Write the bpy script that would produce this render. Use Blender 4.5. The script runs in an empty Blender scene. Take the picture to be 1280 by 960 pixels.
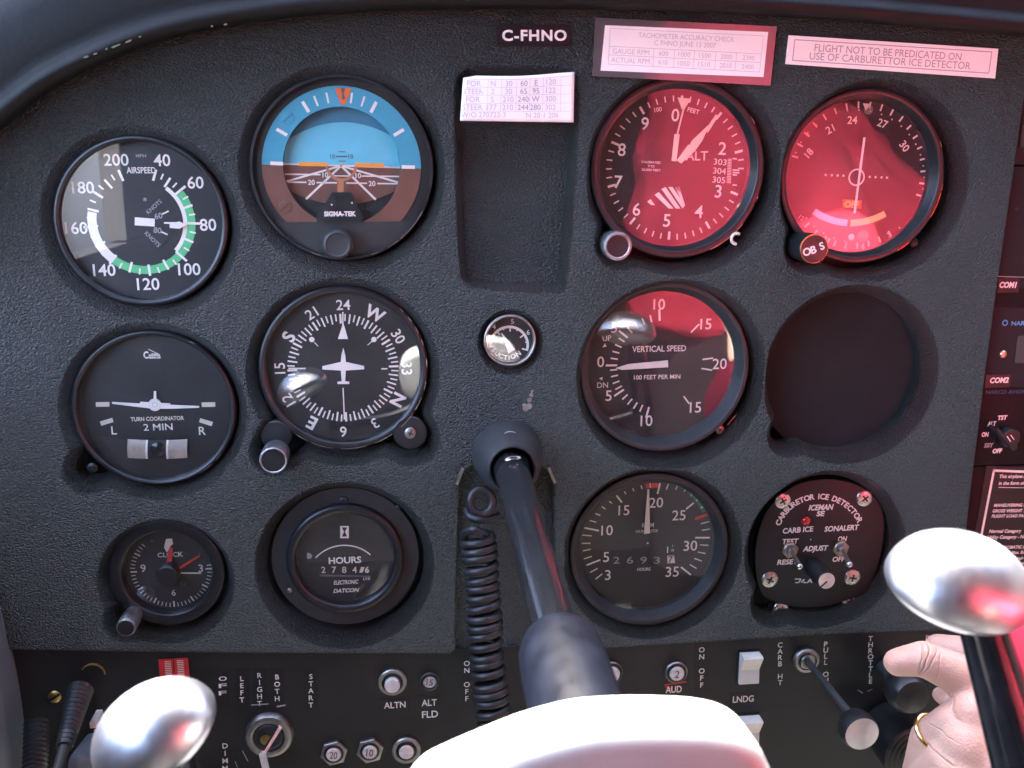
import bpy, bmesh, math, random
from math import sin, cos, pi, radians, atan2, sqrt
from mathutils import Vector, Matrix, geometry
random.seed(7)
SC = bpy.context.scene
COL = SC.collection

# ------------------------------------------------------------------ camera, sky, sun, exposure
# world: x to the right, y forward through the instrument panel, z up; the panel face is the plane y = 0,
# the origin is the point of the panel straight ahead of the camera.  Metres; helper lengths are millimetres.
F_PX = 1244.0                     # focal length in pixels of a 1280-wide frame (35 mm on 36 mm)
D_CAM = 473.0
PITCH = math.atan(280.0 / F_PX)
YAW = math.atan(140.0 / F_PX * cos(PITCH))
FWD = Vector((sin(YAW) * cos(PITCH), cos(YAW) * cos(PITCH), -sin(PITCH)))
RGT = Vector((cos(YAW), -sin(YAW), 0.0))
UPV = RGT.cross(FWD)
CAMP = Vector((0, -D_CAM, 0))
cam_d = bpy.data.cameras.new('camera')
cam = bpy.data.objects.new('camera', cam_d)
COL.objects.link(cam)
cam_d.sensor_width = 36.0
cam_d.lens = 36.0 * F_PX / 1280.0
cam_d.clip_start = 0.005
cam_d.clip_end = 2000
cam_d.dof.use_dof = True
cam_d.dof.focus_distance = 0.485
cam_d.dof.aperture_fstop = 17.0
cam.matrix_world = Matrix(((RGT.x, UPV.x, -FWD.x, 0), (RGT.y, UPV.y, -FWD.y, -D_CAM / 1000),
                           (RGT.z, UPV.z, -FWD.z, 0), (0, 0, 0, 1)))
SC.camera = cam

SUN_ELEV, SUN_AZ = 46.0, -12.0     # degrees; azimuth from straight ahead, minus = to the left
sd = Vector((sin(radians(SUN_AZ)) * cos(radians(SUN_ELEV)), cos(radians(SUN_AZ)) * cos(radians(SUN_ELEV)), sin(radians(SUN_ELEV))))
sun_d = bpy.data.lights.new('sun', 'SUN')
sun_d.energy = 2.0
sun_d.angle = radians(0.5)
sun_d.color = (1.0, 0.95, 0.88)
sun = bpy.data.objects.new('sun', sun_d)
sun.rotation_euler = sd.to_track_quat('Z', 'Y').to_euler()
COL.objects.link(sun)
world = bpy.data.worlds.new('World')
SC.world = world
world.use_nodes = True
wn = world.node_tree.nodes
sky = wn.new('ShaderNodeTexSky')
sky.sky_type = 'NISHITA'
sky.sun_disc = False
sky.sun_elevation = radians(SUN_ELEV)
sky.sun_rotation = radians(SUN_AZ)
sky.altitude = 300
sky.dust_density = 4.0
sky.air_density = 0.4
sky.ozone_density = 0.0
wn['Background'].inputs['Strength'].default_value = 0.15
world.node_tree.links.new(sky.outputs[0], wn['Background'].inputs[0])
SC.view_settings.view_transform = 'Standard'
SC.view_settings.look = 'None'
SC.view_settings.exposure = 5.25
SC.view_settings.gamma = 1.0
SC.cycles.max_bounces = 8
SC.cycles.transparent_max_bounces = 12
SC.cycles.sample_clamp_indirect = 6.0

# ------------------------------------------------------------------ placing helpers
def P(px, py, d=0.0):
    """Point (mm) where the line of sight through a pixel of the 1280x960 photo meets the plane d mm in front of the panel."""
    v = FWD + RGT * ((px - 640.0) / F_PX) + UPV * ((480.0 - py) / F_PX)
    t = (D_CAM - d) / v.y
    return CAMP + v * t

def lens_scale(px, py, d):
    return (P(px + 10, py, d) - P(px - 10, py, d)).length / 20.0   # mm per pixel, sideways

# ------------------------------------------------------------------ materials
def mat(name, col, rough=0.5, metal=0.0, spec=0.5, vary=0.0, vscale=40.0, rvary=0.0, bump=0.0, bscale=300.0, coat=0.0, aniso=0.0):
    m = bpy.data.materials.new(name)
    m.use_nodes = True
    nt = m.node_tree
    b = nt.nodes['Principled BSDF']
    b.inputs['Base Color'].default_value = (*col, 1)
    b.inputs['Roughness'].default_value = rough
    b.inputs['Metallic'].default_value = metal
    b.inputs['Specular IOR Level'].default_value = spec
    b.inputs['Coat Weight'].default_value = coat
    b.inputs['Anisotropic'].default_value = aniso
    tc = nt.nodes.new('ShaderNodeTexCoord')
    if vary or rvary:
        n = nt.nodes.new('ShaderNodeTexNoise')
        n.inputs['Scale'].default_value = vscale
        n.inputs['Detail'].default_value = 6
        n.inputs['Roughness'].default_value = 0.65
        nt.links.new(tc.outputs['Object'], n.inputs['Vector'])
        if vary:
            r = nt.nodes.new('ShaderNodeValToRGB')
            r.color_ramp.elements[0].position = 0.3
            r.color_ramp.elements[1].position = 0.75
            r.color_ramp.elements[0].color = (*[max(0, c * (1 - vary)) for c in col], 1)
            r.color_ramp.elements[1].color = (*[min(1, c * (1 + vary)) for c in col], 1)
            nt.links.new(n.outputs['Fac'], r.inputs['Fac'])
            nt.links.new(r.outputs['Color'], b.inputs['Base Color'])
        if rvary:
            mr = nt.nodes.new('ShaderNodeMapRange')
            mr.inputs['From Min'].default_value = 0.3
            mr.inputs['From Max'].default_value = 0.7
            mr.inputs['To Min'].default_value = max(0.02, rough - rvary)
            mr.inputs['To Max'].default_value = min(1, rough + rvary)
            nt.links.new(n.outputs['Fac'], mr.inputs['Value'])
            nt.links.new(mr.outputs['Result'], b.inputs['Roughness'])
    if bump:
        n2 = nt.nodes.new('ShaderNodeTexNoise')
        n2.inputs['Scale'].default_value = bscale
        n2.inputs['Detail'].default_value = 4
        nt.links.new(tc.outputs['Object'], n2.inputs['Vector'])
        bp = nt.nodes.new('ShaderNodeBump')
        bp.inputs['Strength'].default_value = bump
        bp.inputs['Distance'].default_value = 0.0006
        nt.links.new(n2.outputs['Fac'], bp.inputs['Height'])
        nt.links.new(bp.outputs['Normal'], b.inputs['Normal'])
    return m

def grain_mat(name, col, rough, strength, scale=720.0, dust=0.0):
    """Moulded vinyl with a wrinkled leather grain."""
    m = mat(name, col, rough, vary=0.16, vscale=22.0, rvary=0.07)
    nt = m.node_tree
    b = nt.nodes['Principled BSDF']
    tc = [n for n in nt.nodes if n.type == 'TEX_COORD'][0]
    mp = nt.nodes.new('ShaderNodeMapping')
    mp.inputs['Rotation'].default_value = (0, radians(24), 0)
    mp.inputs['Scale'].default_value = (0.62, 1, 1.25)
    nt.links.new(tc.outputs['Object'], mp.inputs['Vector'])
    nz = nt.nodes.new('ShaderNodeTexNoise')
    nz.inputs['Scale'].default_value = scale * 0.45
    nz.inputs['Detail'].default_value = 2
    nt.links.new(mp.outputs[0], nz.inputs['Vector'])
    mx = nt.nodes.new('ShaderNodeVectorMath'); mx.operation = 'MULTIPLY_ADD'
    mx.inputs[1].default_value = (0.0016,) * 3
    nt.links.new(nz.outputs['Color'], mx.inputs[0]); nt.links.new(mp.outputs[0], mx.inputs[2])
    vo = nt.nodes.new('ShaderNodeTexVoronoi')
    vo.feature = 'F1'
    vo.inputs['Scale'].default_value = scale
    nt.links.new(mx.outputs[0], vo.inputs['Vector'])
    n3 = nt.nodes.new('ShaderNodeTexNoise')
    n3.inputs['Scale'].default_value = scale * 0.8
    n3.inputs['Detail'].default_value = 5
    nt.links.new(mp.outputs[0], n3.inputs['Vector'])
    ad = nt.nodes.new('ShaderNodeMath'); ad.operation = 'MULTIPLY_ADD'; ad.inputs[1].default_value = 0.9
    nt.links.new(n3.outputs['Fac'], ad.inputs[0]); nt.links.new(vo.outputs['Distance'], ad.inputs[2])
    bp = nt.nodes.new('ShaderNodeBump')
    bp.inputs['Strength'].default_value = strength
    bp.inputs['Distance'].default_value = 0.003
    bp.invert = True
    nt.links.new(ad.outputs[0], bp.inputs['Height'])
    nt.links.new(bp.outputs['Normal'], b.inputs['Normal'])
    return m

def glass_mat(name, ior=1.8, rough=0.015, tint=(1, 1, 1)):
    m = bpy.data.materials.new(name)
    m.use_nodes = True
    nt = m.node_tree
    nt.nodes.remove(nt.nodes['Principled BSDF'])
    out = nt.nodes['Material Output']
    fr = nt.nodes.new('ShaderNodeFresnel'); fr.inputs['IOR'].default_value = ior
    ge = nt.nodes.new('ShaderNodeNewGeometry')       # a thin pane reflects alike from both sides
    ir = nt.nodes.new('ShaderNodeMapRange'); ir.inputs['To Min'].default_value = ior; ir.inputs['To Max'].default_value = 1 / ior
    nt.links.new(ge.outputs['Backfacing'], ir.inputs['Value']); nt.links.new(ir.outputs['Result'], fr.inputs['IOR'])
    tr = nt.nodes.new('ShaderNodeBsdfTransparent'); tr.inputs['Color'].default_value = (*tint, 1)
    gl = nt.nodes.new('ShaderNodeBsdfGlossy'); gl.inputs['Roughness'].default_value = rough
    tc = nt.nodes.new('ShaderNodeTexCoord')
    n = nt.nodes.new('ShaderNodeTexNoise'); n.inputs['Scale'].default_value = 60; n.inputs['Detail'].default_value = 8
    nt.links.new(tc.outputs['Object'], n.inputs['Vector'])
    df = nt.nodes.new('ShaderNodeBsdfDiffuse'); df.inputs['Color'].default_value = (0.5, 0.5, 0.48, 1)
    mx = nt.nodes.new('ShaderNodeMixShader')
    nt.links.new(fr.outputs[0], mx.inputs[0]); nt.links.new(tr.outputs[0], mx.inputs[1]); nt.links.new(gl.outputs[0], mx.inputs[2])
    mr = nt.nodes.new('ShaderNodeMapRange')          # thin uneven film of dust
    mr.inputs['From Min'].default_value = 0.35; mr.inputs['From Max'].default_value = 0.8
    mr.inputs['To Min'].default_value = 0.004; mr.inputs['To Max'].default_value = 0.03
    nt.links.new(n.outputs['Fac'], mr.inputs['Value'])
    m2 = nt.nodes.new('ShaderNodeMixShader')
    nt.links.new(mr.outputs['Result'], m2.inputs[0]); nt.links.new(mx.outputs[0], m2.inputs[1]); nt.links.new(df.outputs[0], m2.inputs[2])
    nt.links.new(m2.outputs[0], out.inputs['Surface'])
    return m

M = dict(
    vinyl=grain_mat('panel_vinyl', (0.045, 0.0495, 0.045), 0.36, 1.0, 1450.0),
    pad=mat('glareshield_vinyl', (0.0055, 0.0065, 0.006), 0.6, spec=0.25, vary=0.35, vscale=30, rvary=0.1, bump=0.25, bscale=500),
    bezel=mat('bezel_paint', (0.014, 0.0145, 0.016), 0.36, vary=0.3, vscale=80, rvary=0.1, bump=0.08, bscale=700),
    bezel_grey=mat('bezel_grey_paint', (0.032, 0.034, 0.034), 0.48, spec=0.35, vary=0.25, vscale=90, rvary=0.1, bump=0.1, bscale=700),
    dial=mat('dial_black', (0.010, 0.0105, 0.012), 0.55, vary=0.25, vscale=50, rvary=0.08),
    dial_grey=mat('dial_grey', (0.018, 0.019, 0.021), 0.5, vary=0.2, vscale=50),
    white=mat('dial_white_paint', (0.8, 0.77, 0.69), 0.6, vary=0.06, vscale=200),
    cream=mat('aged_luminous_paint', (0.66, 0.62, 0.5), 0.6, vary=0.1, vscale=200),
    dim=mat('worn_white_paint', (0.33, 0.34, 0.34), 0.6, vary=0.25, vscale=300),
    pale=mat('slightly_dirty_white_paint', (0.6, 0.6, 0.56), 0.6, vary=0.12, vscale=300),
    scuff=mat('bared_foam', (0.13, 0.115, 0.07), 0.8, vary=0.4, vscale=600),
    faint=mat('faded_print', (0.11, 0.115, 0.12), 0.6, vary=0.3, vscale=300),
    red=mat('dial_red_paint', (0.55, 0.035, 0.03), 0.5, vary=0.15, vscale=150),
    green=mat('dial_green_paint', (0.09, 0.52, 0.2), 0.55, vary=0.1, vscale=150),
    dgreen=mat('dial_dark_green_paint', (0.03, 0.17, 0.08), 0.55, vary=0.15, vscale=150),
    yellow=mat('dial_yellow_paint', (0.75, 0.62, 0.25), 0.55, vary=0.1),
    bluewhite=mat('dial_blue_white_paint', (0.55, 0.6, 0.8), 0.55, vary=0.05),
    orange=mat('fluorescent_orange_paint', (0.8, 0.15, 0.02), 0.5, vary=0.1),
    amber=mat('amber_paint', (0.82, 0.3, 0.03), 0.5, vary=0.1),
    skyring=mat('horizon_ring_blue', (0.05, 0.35, 0.47), 0.5, vary=0.1, vscale=60),
    skyball=mat('horizon_ball_blue', (0.13, 0.54, 0.66), 0.5, vary=0.08, vscale=60),
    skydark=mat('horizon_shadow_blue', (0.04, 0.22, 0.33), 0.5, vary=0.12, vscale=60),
    brown=mat('horizon_brown', (0.17, 0.068, 0.04), 0.55, vary=0.15, vscale=60),
    brown_dark=mat('horizon_dark_brown', (0.09, 0.035, 0.02), 0.5, vary=0.1),
    tan=mat('horizon_tan', (0.42, 0.17, 0.075), 0.5, vary=0.1),
    black=mat('black_plastic', (0.012, 0.012, 0.013), 0.38, vary=0.3, vscale=120, rvary=0.12),
    rubber=mat('black_rubber', (0.017, 0.018, 0.02), 0.45, vary=0.3, vscale=90, rvary=0.1, bump=0.1, bscale=500),
    gloss=mat('gloss_black_paint', (0.011, 0.012, 0.014), 0.17, vary=0.4, vscale=160, rvary=0.1, coat=0.3),
    subpanel=mat('lower_panel_paint', (0.0105, 0.0115, 0.0118), 0.42, vary=0.35, vscale=25, rvary=0.12, bump=0.08, bscale=600),
    tape=mat('embossed_label_tape', (0.0075, 0.0085, 0.0095), 0.36, vary=0.2, vscale=80),
    silver=mat('silver_metal', (0.62, 0.6, 0.57), 0.28, metal=1.0, vary=0.15, vscale=200, rvary=0.1),
    dull=mat('dull_metal', (0.36, 0.35, 0.33), 0.42, metal=1.0, vary=0.3, vscale=250, rvary=0.12),
    knurl=mat('knurled_metal', (0.42, 0.42, 0.43), 0.4, metal=1.0, vary=0.25, vscale=400, rvary=0.1, bump=0.6, bscale=1400),
    spun=mat('spun_metal', (0.82, 0.8, 0.82), 0.38, metal=1.0, vary=0.08, vscale=200, aniso=0.8),
    brass=mat('brass', (0.55, 0.38, 0.13), 0.35, metal=1.0, vary=0.3, vscale=250, rvary=0.1),
    key=mat('nickel_key', (0.78, 0.77, 0.72), 0.5, metal=0.55, vary=0.2, vscale=300),
    gold=mat('gold', (0.85, 0.6, 0.25), 0.2, metal=1.0),
    chrome=mat('polished_cap_metal', (0.72, 0.74, 0.77), 0.36, metal=1.0, vary=0.05, vscale=120, rvary=0.06),
    hub=mat('white_enamel', (0.48, 0.51, 0.48), 0.42, vary=0.05, vscale=60, rvary=0.08, bump=0.2, bscale=260),
    paper=mat('white_paper', (0.86, 0.85, 0.79), 0.7, vary=0.03, vscale=90),
    ink=mat('grey_ink', (0.33, 0.33, 0.36), 0.8),
    ink_pale=mat('pale_ink', (0.5, 0.51, 0.52), 0.8),
    inkdark=mat('dark_ink', (0.13, 0.10, 0.11), 0.8),
    laminate=mat('clear_laminate', (0.10, 0.09, 0.09), 0.06, spec=1.0, coat=1.0),
    skin=mat('skin', (0.62, 0.37, 0.27), 0.48, vary=0.14, vscale=35, rvary=0.06, bump=0.35, bscale=480),
    nail=mat('fingernail', (0.62, 0.42, 0.36), 0.25),
    collar_blue=mat('worn_blue_black_collar', (0.006, 0.0085, 0.015), 0.42, spec=0.2, vary=0.4, vscale=120, rvary=0.1),
    shirt=mat('red_cotton', (0.5, 0.02, 0.05), 0.85, vary=0.2, vscale=14, bump=0.3, bscale=60),
    cloth_black=mat('black_cloth', (0.01, 0.01, 0.012), 0.95, spec=0.1, vary=0.2, vscale=20),
    hair=mat('brown_hair', (0.05, 0.03, 0.018), 0.6, vary=0.3, vscale=200),
    trim=mat('grey_trim_plastic', (0.11, 0.125, 0.135), 0.5, vary=0.15, vscale=20, rvary=0.08, bump=0.1),
    radio=mat('radio_face_grey', (0.02, 0.023, 0.025), 0.55, spec=0.12, vary=0.2, vscale=30, rvary=0.1),
    blank=mat('blank_plate_paint', (0.022, 0.028, 0.028), 0.8, spec=0.08, vary=0.2, vscale=20),
    radio_dark=mat('radio_face_black', (0.008, 0.0095, 0.011), 0.5, spec=0.12, vary=0.25, vscale=60, rvary=0.1),
    lcd=mat('radio_display_window', (0.05, 0.06, 0.06), 0.12, vary=0.1, coat=0.6),
    blueprint=mat('blue_print', (0.07, 0.33, 0.6), 0.5),
    bluedim=mat('dull_blue_print', (0.02, 0.06, 0.11), 0.5),
    copper=mat('copper_pin', (0.75, 0.4, 0.26), 0.3, metal=0.9),
    redlamp=mat('red_lamp_lens', (0.5, 0.01, 0.012), 0.12, coat=1.0),
    redtape=mat('red_label_tape', (0.5, 0.03, 0.03), 0.35, vary=0.2, vscale=150),
    stain=mat('dried_stain', (0.2, 0.19, 0.15), 0.8, vary=0.4, vscale=300),
    tube_cream=mat('ball_tube_cream', (0.4, 0.37, 0.3), 0.4, vary=0.25, vscale=260),
    rocker=mat('white_rocker_plastic', (0.68, 0.67, 0.6), 0.4, vary=0.1, vscale=120),
    breaker=mat('breaker_button_plastic', (0.62, 0.61, 0.56), 0.4, vary=0.25, vscale=350),
    laquer=mat('pale_cabin_lining', (0.4, 0.39, 0.36), 0.8, vary=0.1, vscale=8),
    shell_dark=mat('unseen_shell_dark', (0.03, 0.03, 0.03), 0.85, vary=0.2, vscale=8),  # for the added unseen shell, keeps bounce and reflections low
    glass=glass_mat('instrument_glass', 2.1),
)

# ------------------------------------------------------------------ mesh helpers
_sp = M['spun'].node_tree
_tg = _sp.nodes.new('ShaderNodeTangent'); _tg.direction_type = 'RADIAL'; _tg.axis = 'Z'
_sp.links.new(_tg.outputs[0], _sp.nodes['Principled BSDF'].inputs['Tangent'])
_sk = M['skin'].node_tree.nodes['Principled BSDF']
_sk.inputs['Subsurface Weight'].default_value = 0.25
_sk.inputs['Subsurface Radius'].default_value = (1.0, 0.35, 0.2)
_sk.inputs['Subsurface Scale'].default_value = 0.003

class MB:
    """Collects shapes (mm) and links them as ONE mesh object."""
    def __init__(self):
        self.v, self.f, self.mi = [], [], []
    def add(self, vf, at=(0, 0, 0), m=0, X=None):
        v, f = vf
        o = len(self.v)
        a = Vector(at)
        for p in v:
            p = Vector(p)
            if X is not None:
                p = X @ p
            self.v.append(p + a)
        self.f += [tuple(i + o for i in q) for q in f]
        self.mi += [m] * len(f)
        return self
    def build(self, name, mats, parent=None, smooth=35, loc=None):
        me = bpy.data.meshes.new(name)
        off = Vector(loc) if loc is not None else Vector()
        me.from_pydata([tuple((p - off) * 0.001) for p in self.v], [], self.f)
        mats = mats if isinstance(mats, (list, tuple)) else [mats]
        for m in mats:
            me.materials.append(M[m])
        me.polygons.foreach_set('material_index', self.mi)
        bm = bmesh.new(); bm.from_mesh(me)
        bmesh.ops.recalc_face_normals(bm, faces=bm.faces)
        bm.to_mesh(me); bm.free()
        if smooth:
            me.polygons.foreach_set('use_smooth', [True] * len(me.polygons))
            me.set_sharp_from_angle(angle=radians(smooth))
        me.update()
        o = bpy.data.objects.new(name, me)
        COL.objects.link(o)
        if parent is not None:
            o.parent = parent
        o.location = off * 0.001
        return o

FLAT_TO_PANEL = Matrix.Rotation(pi / 2, 4, 'X')     # local x right, y up, z towards the viewer

def tag(o, label, cat, group=None, kind=None):
    if label: o['label'] = label
    if cat: o['category'] = cat
    if group: o['group'] = group
    if kind: o['kind'] = kind
    return o

def thing(name, label, cat, at=(0, 0, 0), group=None, flat=True, X=None):
    o = bpy.data.objects.new(name, None)
    o.empty_display_size = 0.01
    COL.objects.link(o)
    R = FLAT_TO_PANEL if flat else Matrix.Identity(4)
    if X is not None: R = X
    o.matrix_world = Matrix.Translation(Vector(at) * 0.001) @ R
    return tag(o, label, cat, group)

def lathe(prof, n=72, a0=0.0, a1=2 * pi):
    v, f = [], []
    closed = abs(a1 - a0 - 2 * pi) < 1e-6
    m = n if closed else n + 1
    for r, z in prof:
        for i in range(m):
            a = a0 + (a1 - a0) * i / n
            v.append((r * cos(a), r * sin(a), z))
    for k in range(len(prof) - 1):
        for i in range(n):
            j = (i + 1) % m
            f.append((k * m + i, k * m + j, (k + 1) * m + j, (k + 1) * m + i))
    if closed:
        if prof[0][0] < 1e-6 or True:
            pass
    return v, f

def disc(r, z=0, n=64):
    return [(r * cos(2 * pi * i / n), r * sin(2 * pi * i / n), z) for i in range(n)], [tuple(range(n))]

def solid(prof, n=48):
    """Lathe closed with flat caps at both ends."""
    v, f = lathe(prof, n)
    k = len(prof)
    f = f + [tuple(range(n)), tuple(range((k - 1) * n, k * n))]
    return v, f

def poly(pts, z=0):
    return [(p[0], p[1], z) for p in pts], [tuple(range(len(pts)))]

def slab(pts, z0, z1):
    n = len(pts)
    v = [(p[0], p[1], z0) for p in pts] + [(p[0], p[1], z1) for p in pts]
    f = [tuple(range(n)), tuple(range(n, 2 * n))] + [(i, (i + 1) % n, n + (i + 1) % n, n + i) for i in range(n)]
    return v, f

def rect(w, h):
    return [(-w / 2, -h / 2), (w / 2, -h / 2), (w / 2, h / 2), (-w / 2, h / 2)]

def rrect(w, h, r, n=6):
    out = []
    for cx, cy, a in ((w / 2 - r, h / 2 - r, 0), (-w / 2 + r, h / 2 - r, 90), (-w / 2 + r, -h / 2 + r, 180), (w / 2 - r, -h / 2 + r, 270)):
        for i in range(n + 1):
            t = radians(a + 90 * i / n)
            out.append((cx + r * cos(t), cy + r * sin(t)))
    return out

def offset(pts, e):
    """Closed outline pushed outward by e, one value or one per point (counter-clockwise outlines)."""
    n = len(pts); out = []
    es = e if isinstance(e, list) else [e] * n
    for i in range(n):
        a, b = Vector(pts[i - 1][:2]), Vector(pts[(i + 1) % n][:2])
        t = (b - a)
        nr = Vector((t.y, -t.x)).normalized()
        out.append((pts[i][0] + nr.x * es[i], pts[i][1] + nr.y * es[i]))
    return out

def ccw(pts):
    s = sum(pts[i - 1][0] * pts[i][1] - pts[i][0] * pts[i - 1][1] for i in range(len(pts)))
    return list(pts) if s > 0 else list(reversed(pts))

def loft(rings, cap0=False, cap1=False):
    n = len(rings[0]); v = [tuple(p) for r in rings for p in r]; f = []
    for k in range(len(rings) - 1):
        for i in range(n):
            j = (i + 1) % n
            f.append((k * n + i, k * n + j, (k + 1) * n + j, (k + 1) * n + i))
    if cap0: f.append(tuple(range(n)))
    if cap1: f.append(tuple(range((len(rings) - 1) * n, len(rings) * n)))
    return v, f

def pillow(pts, z0, z1, r, n=5):
    """Slab with rounded front edge."""
    pts = ccw(pts)
    rings = [[(x, y, z0) for x, y in pts]]
    for i in range(n + 1):
        t = pi / 2 * i / n
        rings.append([(x, y, z1 - r + r * sin(t)) for x, y in offset(pts, -r * (1 - cos(t)))])
    return loft(rings, True, True)

def tube(path, rad, n=14, caps=True):
    path = [Vector(p) for p in path]
    rs = rad if isinstance(rad, (list, tuple)) else [rad] * len(path)
    rings = []
    nrm = None
    for i, p in enumerate(path):
        t = (path[min(i + 1, len(path) - 1)] - path[max(i - 1, 0)]).normalized()
        if nrm is None:
            nrm = t.orthogonal().normalized()
        nrm = (nrm - t * nrm.dot(t)).normalized()
        b = t.cross(nrm)
        rings.append([p + (nrm * cos(2 * pi * k / n) + b * sin(2 * pi * k / n)) * rs[i] for k in range(n)])
    return loft(rings, caps, caps)

def spline(pts, per=8):
    pts = [Vector(p) for p in pts]; out = []
    for i in range(len(pts) - 1):
        p0, p1, p2, p3 = pts[max(i - 1, 0)], pts[i], pts[i + 1], pts[min(i + 2, len(pts) - 1)]
        for k in range(per):
            t = k / per
            out.append(0.5 * ((2 * p1) + (p2 - p0) * t + (2 * p0 - 5 * p1 + 4 * p2 - p3) * t * t + (3 * p1 - p0 - 3 * p2 + p3) * t ** 3))
    out.append(pts[-1])
    return out

def ellipsoid(rx, ry, rz, nu=40, nv=24):
    v, f = [], []
    for k in range(nv + 1):
        t = pi * k / nv
        for i in range(nu):
            a = 2 * pi * i / nu
            v.append((rx * sin(t) * cos(a), ry * sin(t) * sin(a), rz * cos(t)))
    for k in range(nv):
        for i in range(nu):
            j = (i + 1) % nu
            f.append((k * nu + i, k * nu + j, (k + 1) * nu + j, (k + 1) * nu + i))
    return v, f

_glyphs = {}
def words_mesh(s, bold=0.0, shear=0.0, space=1.0):
    key = (s, bold, shear, space)
    if key in _glyphs: return _glyphs[key]
    cu = bpy.data.curves.new('t', 'FONT')
    cu.body = s; cu.size = 1.0; cu.offset = bold; cu.shear = shear; cu.resolution_u = 3
    cu.space_character = space
    ob = bpy.data.objects.new('t', cu)
    COL.objects.link(ob)
    dg = bpy.context.evaluated_depsgraph_get()
    me = bpy.data.meshes.new_from_object(ob.evaluated_get(dg))
    v = [tuple(p.co) for p in me.vertices]
    f = [tuple(p.vertices) for p in me.polygons]
    bpy.data.objects.remove(ob); bpy.data.curves.remove(cu); bpy.data.meshes.remove(me)
    if not v: return ([], []), 0, 0
    x0, x1 = min(p[0] for p in v), max(p[0] for p in v)
    y0, y1 = min(p[1] for p in v), max(p[1] for p in v)
    cap = 0.72
    if all(c in 'acemnorsuvwxz.-' for c in s): cap = y1 - y0
    v = [((p[0] - (x0 + x1) / 2) / cap, (p[1] - (y0 + y1) / 2) / cap, 0) for p in v]
    _glyphs[key] = ((v, f), (x1 - x0) / cap, (y1 - y0) / cap)
    return _glyphs[key]

def put_text(mb, s, x, y, z, h, w=None, rot=0.0, bold=0.0, m=0, shear=0.0, space=1.0, align='c', sx=1.0):
    """Flat lettering of cap height h, optional total width w, rot degrees clockwise."""
    (v, f), tw, th = words_mesh(s, bold, shear, space)
    if not f: return
    kx = h * sx if w is None else w / tw
    a = -radians(rot)
    ox = 0 if align == 'c' else (kx * tw / 2 if align == 'l' else -kx * tw / 2)
    out = []
    for p in v:
        px, py = p[0] * kx + ox, p[1] * h
        out.append((x + px * cos(a) - py * sin(a), y + px * sin(a) + py * cos(a), z))
    mb.add((out, f), m=m)

def bar(mb, p, q, w, z, m=0, w2=None):
    p, q = Vector(p[:2]), Vector(q[:2])
    t = (q - p).normalized(); nr = Vector((-t.y, t.x))
    w2 = w if w2 is None else w2
    mb.add(([(*(p + nr * w / 2), z), (*(p - nr * w / 2), z), (*(q - nr * w2 / 2), z), (*(q + nr * w2 / 2), z)], [(0, 1, 2, 3)]), m=m)

def arc_band(mb, c, r0, r1, a0, a1, z, m=0, n=48):
    """Ring sector, angles clockwise from up in degrees."""
    v, f = [], []
    for i in range(n + 1):
        a = radians(a0 + (a1 - a0) * i / n)
        v += [(c[0] + r0 * sin(a), c[1] + r0 * cos(a), z), (c[0] + r1 * sin(a), c[1] + r1 * cos(a), z)]
    for i in range(n):
        f.append((2 * i, 2 * i + 1, 2 * i + 3, 2 * i + 2))
    mb.add((v, f), m=m)

def screw_mesh(r, h=0.9, slot='cross', rot=20, washer=False):
    mb = MB()
    prof = [(r, -0.6)] + [(r * cos(t), h * sin(t) * 0.9) for t in (0.0, 0.35, 0.7, 1.0, 1.25)] + [(0.02, h * 0.92)]
    mb.add(solid(prof, 24))
    R = Matrix.Rotation(radians(rot), 3, 'Z')
    L = r * 0.46
    if slot == 'cross':
        for a in (0, 90):
            mb.add(slab(rect(2 * L, r * 0.2), h * 0.5, h * 0.96 + 0.02), m=1, X=R @ Matrix.Rotation(radians(a), 3, 'Z'))
    elif slot == 'slot':
        mb.add(slab(rect(r * 1.9, r * 0.3), h * 0.3, h * 0.97), m=1, X=R)
    return mb

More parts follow.
